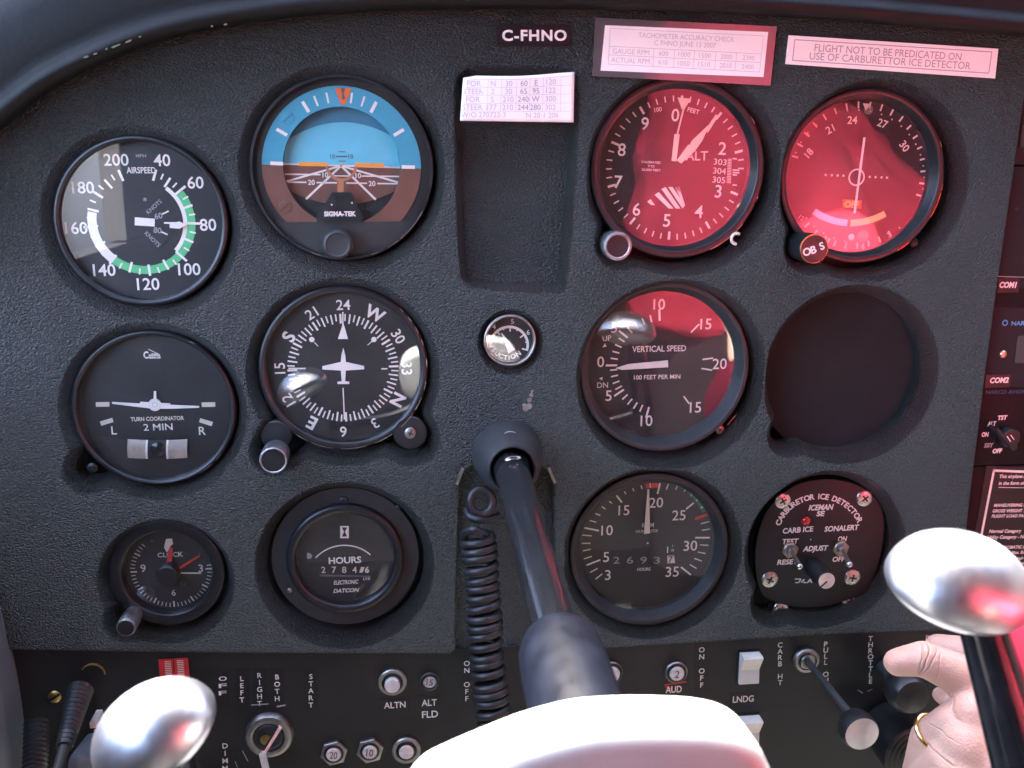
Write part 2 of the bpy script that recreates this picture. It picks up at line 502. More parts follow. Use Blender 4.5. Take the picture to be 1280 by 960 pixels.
class Gauge:
    """One dial instrument: an Empty in the panel plane; positions are read in a zoom of the photograph (ox, oy, s)."""
    def __init__(s, name, label, cat, c, zoom, zg, group=None):
        s.zoom = zoom; s.zg = zg
        p = P(c[0], c[1], zg)
        s.o = Vector((p.x, 0, p.z))
        s.root = thing(name, label, cat, s.o, group)
        s.k = lens_scale(c[0], c[1], zg)
        s.ink = {}
    def L(s, u, v, z):
        ox, oy, k = s.zoom
        p = P(ox + u / k, oy + v / k, z) - s.o
        return Vector((p.x, p.z))
    def sx(s, z): 
        c = s.L(480, 480, z); return (s.L(530, 480, z) - c).length / 50.0
    def mb(s, part):
        return s.ink.setdefault(part, MB())
    def text(s, t, u, v, h, z, w=None, rot=0, bold=0.012, part='lettering', m=0, shear=0, space=1.0):
        p = s.L(u, v, z)
        hy = (s.L(u, v - h / 2, z) - s.L(u, v + h / 2, z)).length
        put_text(s.mb(part), t, p.x, p.y, z, hy, None if w is None else w * s.sx(z), rot, bold, m, shear, space)
    def tick(s, c, r0, r1, a, w, z, part='scale_marking', m=0):
        C = s.L(*c, z); k = s.sx(z); a = radians(a)
        d = Vector((sin(a), cos(a)))
        bar(s.mb(part), C + d * r0 * k, C + d * r1 * k, w * k, z, m)
    def arc(s, c, r0, r1, a0, a1, z, part='scale_marking', m=0):
        C = s.L(*c, z); k = s.sx(z)
        arc_band(s.mb(part), C, r0 * k, r1 * k, a0, a1, z, m)
    def line(s, p, q, w, z, part='scale_marking', m=0, w2=None):
        k = s.sx(z)
        bar(s.mb(part), s.L(*p, z), s.L(*q, z), w * k, z, m, None if w2 is None else w2 * k)
    def shape(s, pts, z, part, m=0, thick=0.0):
        q = [s.L(*p, z) for p in pts]
        s.mb(part).add(slab(q, z - thick, z) if thick else poly(q, z), m=m)
    def dot(s, u, v, r, z, part='scale_marking', m=0):
        p = s.L(u, v, z)
        s.mb(part).add(disc(r * s.sx(z), z, 20), (p.x, p.y, 0), m)
    def case(s, r_out, r_in, zf, mat_='bezel', r_glass=None, dial_mat='dial', zd=None, dial=True, lip=0.8, chip=None):
        """Bezel ring, dial disc and glass, radii in photo pixels."""
        k = s.k; ro, ri = r_out * k, r_in * k
        rg = (r_glass or r_in) * k
        zd = s.zg - 3.0 if zd is None else zd
        s.zd = zd
        prof = [(ro, zd - 8), (ro, zf - lip)] + [(ro - lip * (1 - cos(t)), zf - lip + lip * sin(t)) for t in (0.5, 1.0, 1.57)]
        prof += [(ri + lip * (1 - sin(t)) , zf - lip * (1 - cos(t))) for t in (0.0, 0.6, 1.1, 1.57)]
        prof += [(rg + 0.2, s.zg + 0.3), (rg, s.zg - 0.2), (rg, zd - 0.3)]
        s.bezel = MB().add(lathe(prof, 96)).build('bezel', mat_, s.root)
        if dial:
            MB().add(disc(rg + 0.4, zd, 96)).build('dial_face', dial_mat, s.root, smooth=0)
        MB().add(disc(rg + 0.3, s.zg, 96)).build('glass', 'glass', s.root, smooth=0)
    def done(s, **mats):
        for part, mb in s.ink.items():
            if mb.f:
                name = part.split('#')[0]
                mb.build(name, mats.get(name, 'white'), s.root, smooth=0)
    def part(s, name, mb, mats, **kw):
        return mb.build(name, mats, s.root, **kw)
    def screw(s, u, v, z, r, slot='cross', rot=20, mats=('dull', 'black'), parent=None):
        p = s.L(u, v, z)
        m = screw_mesh(r, slot=slot, rot=rot)
        return m.build('screw', list(mats), parent or s.root, loc=None) if False else MB().add((m.v, m.f), (p.x, p.y, z)).build_multi('screw', list(mats), s.root, m.mi)

def _build_multi(self, name, mats, parent, mi):
    self.mi = list(mi)
    return self.build(name, mats, parent)
MB.build_multi = _build_multi

# ================================================================== INSTRUMENT PANEL
def hole_outline(c, r, lobes=(), z=-4.0, n=160, smooth=3):
    o = P(*c, z); k = lens_scale(*c, z); R = r * k
    lb = []
    for lx, ly, lr in lobes:
        q = P(lx, ly, z); lb.append((q.x - o.x, q.z - o.z, lr * lens_scale(lx, ly, z)))
    rr = []
    for i in range(n):
        a = 2 * pi * i / n; d = (cos(a), sin(a)); best = R
        for x, y, lr in lb:
            b = d[0] * x + d[1] * y; c2 = x * x + y * y - lr * lr
            disc_ = b * b - c2
            if disc_ > 0 and b > 0:
                best = max(best, b + sqrt(disc_))
        rr.append(best)
    for _ in range(smooth if lb else 0):
        rr = [(rr[i - 1] + 2 * rr[i] + rr[(i + 1) % n]) / 4 for i in range(n)]
    return [(o.x + rr[i] * cos(2 * pi * i / n), o.z + rr[i] * sin(2 * pi * i / n)) for i in range(n)]

HOLES = [  # centre, radius (photo pixels), knob lobes, rim width mm, rim depth mm
    ((178, 280), 111, [], 5.2, 7), ((430, 213), 117, [], 5.4, 7),
    ((853, 218), 110, [(775, 302, 23)], 5.4, 9), ((1088, 228), 106, [(1011, 306, 24)], 5.6, 9),
    ((194, 513), 104.5, [(114, 584, 22)], 5.2, 7), ((430, 465), 108, [(346, 560, 24), (513, 545, 26)], 5.2, 7),
    ((637, 426), 34, [], 3.0, 4), ((838, 469), 106, [], 5.4, 9),
    ((1060, 468), 97, [(984, 541, 18)], 5.4, 9), ((210, 724), 73, [(160, 772, 18)], 5.2, 8),
    ((432, 705), 99, [], 5.4, 8), ((814, 690), 99, [], 5.4, 9),
    ((1028, 685), 88, [(966, 750, 21)], 5.4, 9),
]
top_arc = [(-70, 222), (-20, 172), (15, 142), (60, 108), (110, 82), (170, 56), (240, 36), (330, 21), (430, 11), (540, 7), (640, 6), (760, 7), (880, 10), (1000, 17), (1120, 26), (1230, 36), (1290, 42)]
right_edge = [(1296, 52), (1292, 76), (1280, 110), (1264, 225), (1247, 342), (1231, 460), (1215, 590), (1203, 690), (1194, 775), (1192, 784)]
bottom = [(1180, 787), (1050, 791), (900, 800), (780, 808), (700, 812), (696, 809), (695, 700), (694, 606), (690, 590), (676, 580), (590, 580), (576, 592), (572, 610), (569, 700), (567, 812), (562, 816), (300, 815), (100, 812), (-70, 810)]
outer = [(P(x, y, 0).x, P(x, y, 0).z) for x, y in
         [tuple(q) for q in spline([(a, b, 0) for a, b in top_arc], 4) for q in [(q.x, q.y)]] + right_edge + bottom]
outer = ccw(outer)
pocket_px = [(566, 120), (567, 200), (570, 290), (574, 340), (578, 352), (590, 360), (640, 365), (697, 367), (707, 362), (711, 350), (716, 290), (722, 210), (726, 120), (724, 98), (716, 86), (700, 82), (640, 80), (592, 81), (577, 86), (568, 98)]
pk = spline([(*p, 0) for p in pocket_px + pocket_px[:1]], 4)[:-1]
pocket = ccw([(P(q.x, q.y, 0).x, P(q.x, q.y, 0).z) for q in pk])

panel = thing('instrument_panel', 'black grained vinyl instrument panel with cut-outs for the round dials', 'instrument panel', (0, 0, 0))
mb = MB()
lines, faces_in = [], []
def inside(p, pts):
    c = False; n = len(pts)
    for i in range(n):
        x0, y0 = pts[i - 1]; x1, y1 = pts[i]
        if (y0 > p[1]) != (y1 > p[1]) and p[0] < (x1 - x0) * (p[1] - y0) / (y1 - y0) + x0:
            c = not c
    return c
loops = [outer]
rims = []
for c, r, lobes, E, H in HOLES:
    rims.append([ccw(hole_outline(c, r, lobes)), E, H])
for i, rm_ in enumerate(rims):       # neighbouring rims share the ridge between them
    others = [q for j, r2 in enumerate(rims) if j != i for q in r2[0]] + pocket + outer
    es = []
    for x, y in rm_[0]:
        dm = min((x - a) ** 2 + (y - b) ** 2 for a, b in others) ** 0.5
        es.append(min(rm_[1], dm * 0.5 - 0.12))
    n_ = len(es)
    for _ in range(4):
        es = [min(es[k], (es[k - 1] + es[k] + es[(k + 1) % n_]) / 3) for k in range(n_)]
    rm_.append(es)
for ol, E, H, es in rims:
    loops.append(offset(ol, es))
loops.append(pocket)
cv, ce = [], []
for lp in loops:
    b = len(cv)
    cv += [Vector(p) for p in lp]
    ce += [(b + i, b + (i + 1) % len(lp)) for i in range(len(lp))]
rv, re_, rf, *_ = geometry.delaunay_2d_cdt(cv, ce, [], 0, 1e-4)
keep = []
for t in rf:
    g = sum((rv[i] for i in t), Vector((0, 0))) / 3
    if inside(g, outer) and not any(inside(g, lp) for lp in loops[1:]):
        keep.append(t)
mb.add(([(p.x, p.y, 0) for p in rv], keep))
for ol, E, H, es in rims:
    rings = []
    for fe, fz in ((1, 0), (0.93, 0.012), (0.84, 0.06), (0.74, 0.15), (0.6, 0.32), (0.42, 0.53), (0.24, 0.74), (0.12, 0.88), (0.04, 0.97), (0.0, 1.06)):
        rings.append([(x, y, -H * fz) for x, y in (offset(ol, [e_ * fe for e_ in es]) if fe else ol)])
    rings.append([(x, y, -H - 10) for x, y in ol])
    mb.add(loft(rings))
pocket_in_px = [(578, 126), (579, 200), (581, 285), (584, 334), (586, 343), (596, 349), (640, 352), (688, 353), (694, 349), (696, 339), (701, 285), (706, 210), (709, 126), (708, 108), (703, 100), (690, 97), (640, 96), (600, 97), (588, 99), (580, 108)]
pin = spline([(*p, 0) for p in pocket_in_px + pocket_in_px[:1]], 4)[:-1]
pocket_in = [(P(q.x, q.y, -7).x, P(q.x, q.y, -7).z) for q in pin]
if ccw(pocket_in) != pocket_in or pocket != [(P(q.x, q.y, 0).x, P(q.x, q.y, 0).z) for q in pk]: pocket_in = list(reversed(pocket_in))
pr = []
for i in range(15):
    t = i / 14
    e = t - 0.10 * sin(2 * pi * t)
    dz = -7.0 * (t * t * (3 - 2 * t))
    pr.append([(x0 + (x1 - x0) * t, y0 + (y1 - y0) * t, dz) for (x0, y0), (x1, y1) in zip(pocket, pocket_in)])
mb.add(loft(pr, False, True))
mb.add(loft([[(x, y, z) for x, y in offset(outer, e)] for e, z in ((0, 0), (0.5, -0.15), (0.9, -0.6), (1.0, -1.2), (1.0, -9))]))
bm = bmesh.new()
me_ob = mb.build('overlay', 'vinyl', panel, smooth=50)
bm.from_mesh(me_ob.data); bmesh.ops.remove_doubles(bm, verts=bm.verts, dist=1e-6); bmesh.ops.recalc_face_normals(bm, faces=bm.faces)
bm.to_mesh(me_ob.data); bm.free()
me_ob.data.polygons.foreach_set('use_smooth', [True] * len(me_ob.data.polygons))
me_ob.data.set_sharp_from_angle(angle=radians(50))

def L2(px, py, d):
    p = P(px, py, d); return (p.x, p.z)
# yoke slot cover plate below the shaft bearing
slot = ccw([L2(x, y, -3.5) for x, y in ((560, 575), (705, 575), (703, 838), (556, 838))])
MB().add(slab(slot, -6, -3.5)).build('yoke_slot_plate', 'vinyl', panel, smooth=0)
for a, b in (((579, 585), (571, 606)), ((686, 585), (694, 604))):
    pa, pb = Vector(L2(*a, 1)), Vector(L2(*b, 1))
    m_ = MB(); bar(m_, pa, pb, 1.5, 0.9)
    m_.v = m_.v + [Vector((p.x, p.y, -0.5)) for p in m_.v]; m_.f += [(0, 1, 5, 4), (1, 2, 6, 5), (2, 3, 7, 6), (3, 0, 4, 7)]; m_.mi += [0] * 4
    m_.build('plate_clip', 'dull', panel)
# dried glue spot and worn specks on the vinyl
mb = MB()
for (u, v, r) in ((661, 508, 5.2), (657, 511, 4.4), (662, 500, 3.6), (664, 494, 3.2), (665, 489, 2.2), (655, 506, 3.0)):
    p = L2(u, v, 0); k = 0.37
    pts = [(p[0] + r * k * (0.75 + 0.4 * random.random()) * cos(a), p[1] + r * k * (0.75 + 0.4 * random.random()) * sin(a)) for a in [2 * pi * i / 14 for i in range(14)]]
    mb.add(poly(pts, 0.06 + 0.01 * r))
mb.build('glue_stain', 'stain', panel, smooth=0)

# dark back plate behind the dial openings, carried by the panel
bk = ccw([L2(x, y, -30) for x, y in ((-60, 60), (300, 30), (1255, 60), (1180, 815), (-60, 815))])
MB().add(slab(bk, -34, -30)).build('backing_plate', 'dial', panel, smooth=0)

# ================================================================== DIAL INSTRUMENTS
# ---- airspeed indicator
g = Gauge('airspeed_indicator', 'airspeed dial numbered 40 to 200 with green and white arcs', 'airspeed indicator', (178, 277), (50, 150, 3.838), -6.0)
g.case(109, 101, -3.5, 'bezel', lip=1.2, zd=-9.5)
z = -9.3
c = (489, 489)
ang = [(40, 19), (60, 52), (80, 92), (100, 134), (120, 176), (140, 220), (160, 265), (180, 304), (200, 340)]
for i, (n_, a) in enumerate(ang):
    g.tick(c, 212, 282 if n_ in (60, 80, 100, 160) else 268, a, 12, z)
    if i < 8:
        b = ang[i + 1][1]
        for q, (r0, w) in ((0.25, (232, 8)), (0.5, (208, 11)), (0.75, (232, 8))):
            g.tick(c, r0, 262, a + (b - a) * q, w, z)
g.arc(c, 218, 258, 54, 219, z - 0.08, 'green_arc_marking')
g.arc(c, 199, 218, 38, 133, z - 0.06, 'white_arc_marking')
g.arc(c, 216, 260, 219, 282, z - 0.05, 'white_arc_marking#2')  # yellow arc drawn white, its washed-out glare put into the colour
for t, u, v in (('40', 585, 193), ('60', 746, 300), ('80', 806, 503), ('100', 716, 716), ('120', 519, 787), ('140', 308, 720), ('160', 174, 518), ('180', 206, 324), ('200', 365, 191)):
    g.text(t, u, v, 58, z)
g.text('AIRSPEED', 485, 241, 30, z, w=138)
g.text('MPH', 484, 172, 15, z, w=48, m=0, part='small_lettering')
g.text('KNOTS', 547, 416, 20, z, w=92, rot=-40, part='small_lettering')
g.text('KNOTS', 540, 572, 20, z, w=92, rot=48, part='small_lettering')
g.text('60', 568, 460, 28, z, rot=-8, bold=0.02, part='small_lettering')
g.text('80', 564, 529, 28, z, rot=8, bold=0.02, part='small_lettering')
g.line((585, 452), (617, 437), 7, z); g.line((583, 537), (612, 550), 7, z)
g.text('*', 503, 381, 30, z, part='small_lettering')
g.arc((500, 492), 138, 141, 0, 360, z, 'inner_ring_marking')
g.arc((500, 492), 172, 174, 0, 360, z, 'inner_ring_marking')
zn = -8.0
g.shape([(455, 467), (551, 474), (550, 511), (454, 505)], zn, 'pointer', thick=0.4)
g.shape([(622, 496), (668, 487), (702, 504), (668, 522), (622, 518)], zn, 'pointer', thick=0.4)
g.shape([(595, 490), (660, 490), (660, 500), (595, 497)], zn + 0.05, 'pointer', thick=0.4)
g.shape([(551, 474), (622, 485), (622, 520), (550, 511)], zn - 0.05, 'pointer_shank', thick=0.4)
g.done(green_arc_marking='green', inner_ring_marking='dial_grey', pointer_shank='dial', small_lettering='dim')

# ---- attitude indicator
g = Gauge('attitude_indicator', 'artificial horizon with blue sky and brown ground', 'attitude indicator', (428, 211), (300, 60, 3.43), -5.0)
g.case(114, 111, -3.2, 'bezel', lip=1.2, zd=-12, dial=False)
k = g.k
zr = -6.5
C = g.L(436, 508, zr); kk = g.sx(zr)
R0, R1 = 250 * kk, 342 * kk
def ringpart(a0, a1, z, ro, ri, name, m, n=60, cut=None):
    v, f = [], []
    for i in range(n + 1):
        a = radians(a0 + (a1 - a0) * i / n)
        d = Vector((sin(a), cos(a)))
        o_ = ro
        if cut is not None and d.y < 0:
            o_ = min(ro, (C.y - cut) / -d.y)
        v += [(C.x + ri * d.x, C.y + ri * d.y, z), (C.x + o_ * d.x, C.y + o_ * d.y, z)]
    for i in range(n):
        f.append((2 * i, 2 * i + 1, 2 * i + 3, 2 * i + 2))
    g.mb(name).add((v, f))
ycut = g.L(430, 748, zr).y
ringpart(-88.5, 91.5, zr, R1, R0, 'sky_ring', 0)
ringpart(91.5, 271.5, zr, R1, R0, 'ground_ring', 0, cut=ycut)
# black lower cover and knob
lo = []
for i in range(41):
    a = radians(120 + 120 * i / 40)
    lo.append((111.5 * k * sin(a), 111.5 * k * cos(a)))
yc = g.L(430, 745, zr + 0.3).y
pts = [p for p in lo if p[1] < yc]
xr = sqrt((111.5 * k) ** 2 - yc ** 2)
g.mb('lower_cover').add(slab([(xr, yc)] + pts + [(-xr, yc)], zr - 4, zr + 0.3))
g.mb('outer_mask').add(lathe([(112 * k, zr + 0.1), (R1 - 0.1, zr + 0.1), (R1 - 0.3, zr - 0.6)], 96), (C.x * 0.5, C.y * 0.5, 0))
g.mb('housing_back').add(disc(R0 + 3, -12), (C.x, C.y, 0))
# cylindrical inside wall of the opening
g.mb('opening_wall').add(lathe([(R0, zr), (R0, -12)], 96), (C.x, C.y, 0))
zb = -11.0
def clip_circle(pts, c, r):
    out = []
    for p in pts:
        d = Vector(p) - c
        out.append(c + d * (r / d.length) if d.length > r else Vector(p))
    return out
def lens_half(top):
    pts = []
    Cb = g.L(436, 508, zb); r = R0 * 1.02
    for i in range(33):
        u = 180 + 512 * i / 32
        du = (u - 440) / 230.0
        if top:
            pts.append((u, 318 + 72 * du * du))
        else:
            pts.append((u, 672 - 62 * du * du))
    base = [(692, 512), (180, 494)] if top else [(692, 512), (180, 494)]
    q = [g.L(*p, zb) for p in pts + base]
    return clip_circle(q, Cb, r)
g.mb('sky_ball').add(poly(lens_half(True), zb))
g.mb('ground_ball').add(poly(lens_half(False), zb))
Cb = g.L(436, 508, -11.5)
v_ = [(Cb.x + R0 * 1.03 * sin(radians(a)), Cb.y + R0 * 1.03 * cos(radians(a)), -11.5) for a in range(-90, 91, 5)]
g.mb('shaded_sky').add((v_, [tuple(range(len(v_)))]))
zp = zb + 0.12
for p, q, w in (((185, 497), (690, 513), 7), ((433, 505), (200, 572), 8), ((433, 505), (684, 578), 8), ((433, 505), (283, 648), 9), ((433, 505), (582, 650), 9),
                ((190, 541), (345, 543), 6), ((520, 549), (690, 551), 6), ((400, 548), (470, 549), 5), ((205, 575), (285, 576), 6), ((328, 577), (415, 578), 6), ((455, 579), (545, 580), 6), ((588, 581), (680, 582), 6)):
    g.line(p, q, w, zp + 0.02 * (w % 3), 'pitch_marking')
for p, q, w in (((411, 465), (460, 465), 6), ((422, 445), (452, 445), 4), ((424, 485), (452, 485), 4)):
    g.line(p, q, w, zp, 'pitch_marking_dark')
for t, u, v in (('10', 397, 465), ('10', 475, 465)):
    g.text(t, u, v, 19, zp, part='pitch_marking_dark')
for t, u, v in (('10', 366, 544), ('10', 507, 547), ('20', 306, 576), ('20', 566, 581)):
    g.text(t, u, v, 22, zp, part='pitch_marking', bold=0.02)
# bank scale and fixed marks on the ring
zt = zr + 0.12
for a, r0, w in ((-60, 262, 14), (-30, 262, 14), (-20, 268, 8), (-10, 268, 8), (10, 268, 8), (20, 268, 8), (30, 262, 14), (60, 262, 14)):
    g.tick((437, 508), r0, 312, a, w, zt, 'bank_marking')
g.line((130, 494), (186, 496), 15, zt, 'bank_marking'); g.line((693, 510), (750, 511), 15, zt, 'bank_marking')
g.shape([(407, 171), (478, 173), (452, 243), (432, 243)], zt, 'bank_index')
g.shape([(432, 172), (452, 172), (444, 196), (452, 218), (437, 222), (437, 196)], zt + 0.06, 'bank_index_slot')
# miniature aeroplane
za = -5.6
g.line((252, 497), (374, 499), 17, za, 'miniature_aeroplane'); g.line((494, 501), (617, 503), 17, za, 'miniature_aeroplane')
g.dot(434, 503, 7, za, 'miniature_aeroplane')
g.arc((434, 503), 56, 68, 92, 270, za - 0.05, 'miniature_aeroplane_yoke')
g.line((432, 566), (430, 640), 26, za - 0.1, 'miniature_aeroplane_yoke')
g.shape([(395, 618), (478, 618), (528, 727), (520, 746), (330, 746), (326, 727)], za, 'pedestal', thick=0.8)
g.text('SIGMA-TEK', 429, 711, 20, za + 0.1, w=138, bold=0.05, part='maker_lettering')
g.dot(393, 672, 4, za + 0.08, 'maker_lettering'); g.dot(480, 664, 4, za + 0.08, 'maker_lettering')
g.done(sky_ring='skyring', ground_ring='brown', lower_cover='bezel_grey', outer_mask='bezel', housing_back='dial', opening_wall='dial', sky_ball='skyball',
       ground_ball='brown', shaded_sky='skydark', pitch_marking_dark='inkdark', bank_index='orange', bank_index_slot='inkdark', miniature_aeroplane='amber',
       miniature_aeroplane_yoke='tan', pedestal='bezel')
kp = g.L(422, 838, -2)
kr = 62 / 3.43 * k
kn = MB().add(solid([(kr, -8), (kr, 4), (kr - 0.4, 5), (kr - 1.2, 5.4), (kr - 1.8, 4.9), (0.1, 4.7)], 48), (kp.x, kp.y, 0)).build('adjustment_knob', 'bezel_grey', g.root)
for u, v in ((205, 300), (196, 680)):
    p = g.L(u, v, zr); m_ = screw_mesh(3.2, 0.35, 'slot', 40)
    MB().add((m_.v, m_.f), (p.x, p.y, zr + 0.05)).build_multi('rivet_screw', ['skyring' if v < 500 else 'brown', 'skydark' if v < 500 else 'brown_dark'], g.root, m_.mi)
# bright chipped edge of the bezel
k = g.k
for a0, a1 in ((118, 141), (143, 151), (158, 163), (196, 202)):
    mb = MB(); arc_band(mb, (0, 0), 112.6 * k, 113.4 * k, a0, a1, -3.15, n=12)
    mb.build('worn_edge', 'dull', g.bezel, smooth=0)

# ---- altimeter
g = Gauge('altimeter', 'altimeter with white hands, red shirt mirrored in its glass, below the red-edged card', 'altimeter', (844, 211), (720, 90, 3.84), -9.0)
g.case(107.5, 98.5, -3.5, 'bezel', lip=0.8, r_glass=94, zd=-13.0)
z = -12.85
c = (477, 464)
AO = 3.5
for i in range(50):
    a = i * 7.2 + AO
    if 87 < (a - AO) < 107: continue
    if i % 5 == 0:
        g.tick(c, 292, 330, a, 11, z)
    else:
        g.tick(c, 303, 330, a, 6, z)
for t, u, v in (('9', 331, 248), ('8', 220, 373), ('7', 203, 528), ('6', 291, 659), ('5', 436, 713), ('4', 590, 670), ('3', 683, 573), ('2', 703, 367), ('0', 477, 207)):
    g.text(t, u, v, 62, z, rot=3, bold=0.008)
g.text('100', 394, 180, 21, z, rot=-8, part='lettering'); g.text('FEET', 564, 186, 22, z, rot=14)
g.text('ALT', 580, 402, 46, z, bold=0.006)
for t, v in (('CALIBRATED', 433), ('TO', 452), ('20,000 FEET', 471)):
    g.text(t, 360, v, 11, z, w=(34 if t == 'TO' else 92), rot=3)
for i, (t, v) in enumerate((('303', 432), ('304', 475), ('305', 518))):
    g.text(t, 692 - 3 * i, v, 30, z, w=62, rot=4, bold=0.0)
for i in range(16):
    v = 418 + 7.5 * i
    g.line((728 - 0.3 * i, v), (748 - 0.3 * i, v + 1), 3.0, z)
for i, v in enumerate((415, 470, 482, 493, 542)):
    g.line((752, v), (784 if i in (1, 2) else 772, v + 2), 6, z)
# striped low-altitude flag
g.line
for i in range(6):
    u = 360 + 33 * i
    top_v, bot_v = 618 - 28 * i, 655 - 0 * i
    q = [(u - 18 + 2, max(552, top_v)), (u + 4, max(552, top_v - 14)), (min(u + 75, 524), 640 if u + 75 > 524 else 655), (min(u + 52, 520), 655 if u + 52 < 520 else 645)]
    if i == 0: q = [(342, 622), (358, 610), (380, 640), (360, 638)]
    if i == 5: q = [(478, 552), (494, 552), (500, 580), (492, 575)]
    g.shape(q, z, 'flag_marking')
g.shape([(488, 122), (552, 128), (520, 180), (508, 178)], -11.2, 'thin_hand', thick=0.3)
g.line((518, 170), (486, 300), 8, -11.2, 'thin_hand'); g.line((485, 298), (470, 428), 26, -11.15, 'thin_hand', w2=24)
g.shape([(672, 203), (684, 212), (634, 290), (630, 292), (632, 276), (606, 330), (585, 360), (572, 378), (505, 440), (484, 424), (540, 348), (545, 352), (556, 330), (640, 250)], -10.6, 'long_hand', thick=0.3)
g.done(thin_hand='cream', long_hand='cream')
kp = g.L(200, 836, 8); kr = 69 / 3.84 * lens_scale(772, 307, 8)
g.part('setting_knob', MB().add(solid([(kr - 0.5, -14), (kr - 0.5, 2), (kr, 3), (kr, 8), (kr - 0.4, 8.6), (kr - 1.3, 8.8), (kr - 1.8, 8.2)], 48), (kp.x, kp.y, 0)), 'knurl')
g.part('knob_face', MB().add(disc(kr - 1.4, 8.3, 40), (kp.x, kp.y, 0)), 'bezel', smooth=0)
p1 = g.L(768, 800, -4)
th = [(p1.x + 2.6 * cos(a), p1.y + 2.6 * sin(a), -3.2) for a in [radians(60 + 15 * i) for i in range(15)]]
g.part('wire_hook', MB().add(tube(th, 0.8, 8)), 'cream')
k = g.k
for a0, a1 in ((55, 60), (128, 150), (150, 156), (108, 110)):
    mb = MB(); arc_band(mb, (0, 0), 106.2 * k, 107.0 * k, a0, a1, -3.45, n=12)
    mb.build('worn_edge', 'dull', g.bezel, smooth=0)

# ---- omni bearing indicator
g = Gauge('course_deviation_indicator', 'bearing dial with white needle, OFF flag and a ring numbered around 24 and 27', 'course indicator', (1072, 221), (960, 100, 3.838), -9.5)
g.case(101.5, 94, -3.5, 'bezel', lip=0.8, r_glass=89.5, zd=-13.0)
z = -12.85
c = (431, 462)
for i in range(72):
    a = i * 5 - 4
    if 110 < a % 360 < 138 or 232 < a % 360 < 282 or a % 360 < 0: continue
    if i % 2 == 0:
        g.tick(c, 300, 330, a, 8, z)
    else:
        g.dot(c[0] + 318 * sin(radians(a)), c[1] - 318 * cos(radians(a)), 3.5, z)
for t, u, v, r, h in (('24', 405, 192, 0, 38), ('27', 550, 209, 18, 38), ('21', 298, 236, -30, 38), ('18', 196, 350, -52, 36), ('30', 655, 318, 50, 38), ('6', 457, 797, 0, 26), ('3', 580, 742, -40, 26), ('9', 290, 770, 20, 24), ('12', 160, 661, 35, 22)):
    g.text(t, u, v, h, z, rot=r, bold=0.012, part='lettering' if v < 500 else 'lettering#low')
g.shape([(455, 112), (492, 114), (469, 148)], z + 0.1, 'index_marking')
g.dot(400, 753, 15, z + 0.1, 'index_dot_marking')
for u, m_ in ((484, 0), (457, 0)):
    pass
for u in (277, 306, 334, 362, 488, 516, 545, 571):
    g.dot(u, 462 + (u - 425) * 0.045, 5.5, z)
g.arc((425, 467), 32, 39, 0, 360, z)
# blue-white and yellow half arcs
cA = (425, 330)
g.arc(cA, 318, 348, 183, 213, z, 'blue_arc_marking')
g.arc(cA, 318, 348, 151, 180.5, z, 'yellow_arc_marking')
g.shape([(360, 572), (450, 578), (447, 618), (358, 612)], z + 0.1, 'warning_flag')
g.text('OFF', 402, 597, 30, z + 0.2, w=70, rot=3, part='flag_lettering', bold=0.02)
g.line((463, 275), (415, 640), 11, -11.4, 'needle')
g.dot(482, 142, 22, z, 'gold_spot_marking'); g.dot(456, 750, 28, z, 'gold_spot_marking#2')
g.done(blue_arc_marking='bluewhite', yellow_arc_marking='yellow', warning_flag='orange', flag_lettering='yellow', gold_spot_marking='stain')
zk = 12.0
kp = g.L(222, 810, zk); kr = 69 / 3.838 * lens_scale(1018, 311, zk)
kb = g.part('bearing_knob', MB().add(solid([(kr - 0.3, -14), (kr, zk - 2), (kr, zk - 0.4), (kr - 0.5, zk), (0.1, zk)], 48), (kp.x, kp.y, 0)), 'black')
MB().add(lathe([(kr - 0.1, zk - 0.2), (kr - 0.25, zk + 0.12), (kr - 0.6, zk + 0.05)], 48), (kp.x, kp.y, 0)).build('knob_ring', 'brass', kb)
mb = MB()
pt = g.L(222, 812, zk)
for ch, du, dv, rr in (('O', -36, 12, -25), ('B', -4, 2, -18), ('S', 36, -16, -25)):
    q = g.L(222 + du, 812 + dv, zk)
    put_text(mb, ch, q.x, q.y, zk + 0.1, 3.7, rot=rr, bold=0.03)
mb.build('knob_lettering', 'white', kb, smooth=0)
g.screw(700, 780, -5.5, 2.4, rot=35, mats=('black', 'dial'))
g.screw(735, 168, -5.5, 2.2, rot=10, mats=('black', 'dial'))
k = g.k
for a0, a1 in ((95, 99), (101, 118), (140, 150), (66, 70)):
    mb = MB(); arc_band(mb, (0, 0), 100.2 * k, 100.9 * k, a0, a1, -3.45, n=12)
    mb.build('worn_edge', 'brass', g.bezel, smooth=0)

# ---- turn coordinator
g = Gauge('turn_coordinator', 'turn coordinator with small white aeroplane and ball tube', 'turn coordinator', (194, 510), (70, 390, 4.0), -6.0)
g.case(103, 96, -3.4, 'bezel', lip=1.4, zd=-10.0)
z = -9.85
for pts in ([(199, 451), (267, 450), (267, 473), (199, 474)], [(219, 548), (281, 529), (288, 550), (227, 569)], [(726, 452), (796, 451), (796, 474), (726, 475)], [(721, 531), (785, 550), (778, 571), (716, 551)]):
    g.shape(pts, z, 'bank_marking#%d' % pts[0][0])
g.text('L', 290, 592, 42, z, bold=0.006); g.text('R', 731, 594, 42, z, bold=0.006)
g.text('TURN COORDINATOR', 507, 533, 20, z, w=268, bold=0.03, part='small_lettering')
g.text('2 MIN', 510, 575, 34, z, w=146, bold=0.006)
g.text('C', 450, 215, 34, z, w=26, bold=0.04, part='maker_lettering'); g.text('essna', 493, 222, 22, z, w=58, bold=0.03, part='maker_lettering')
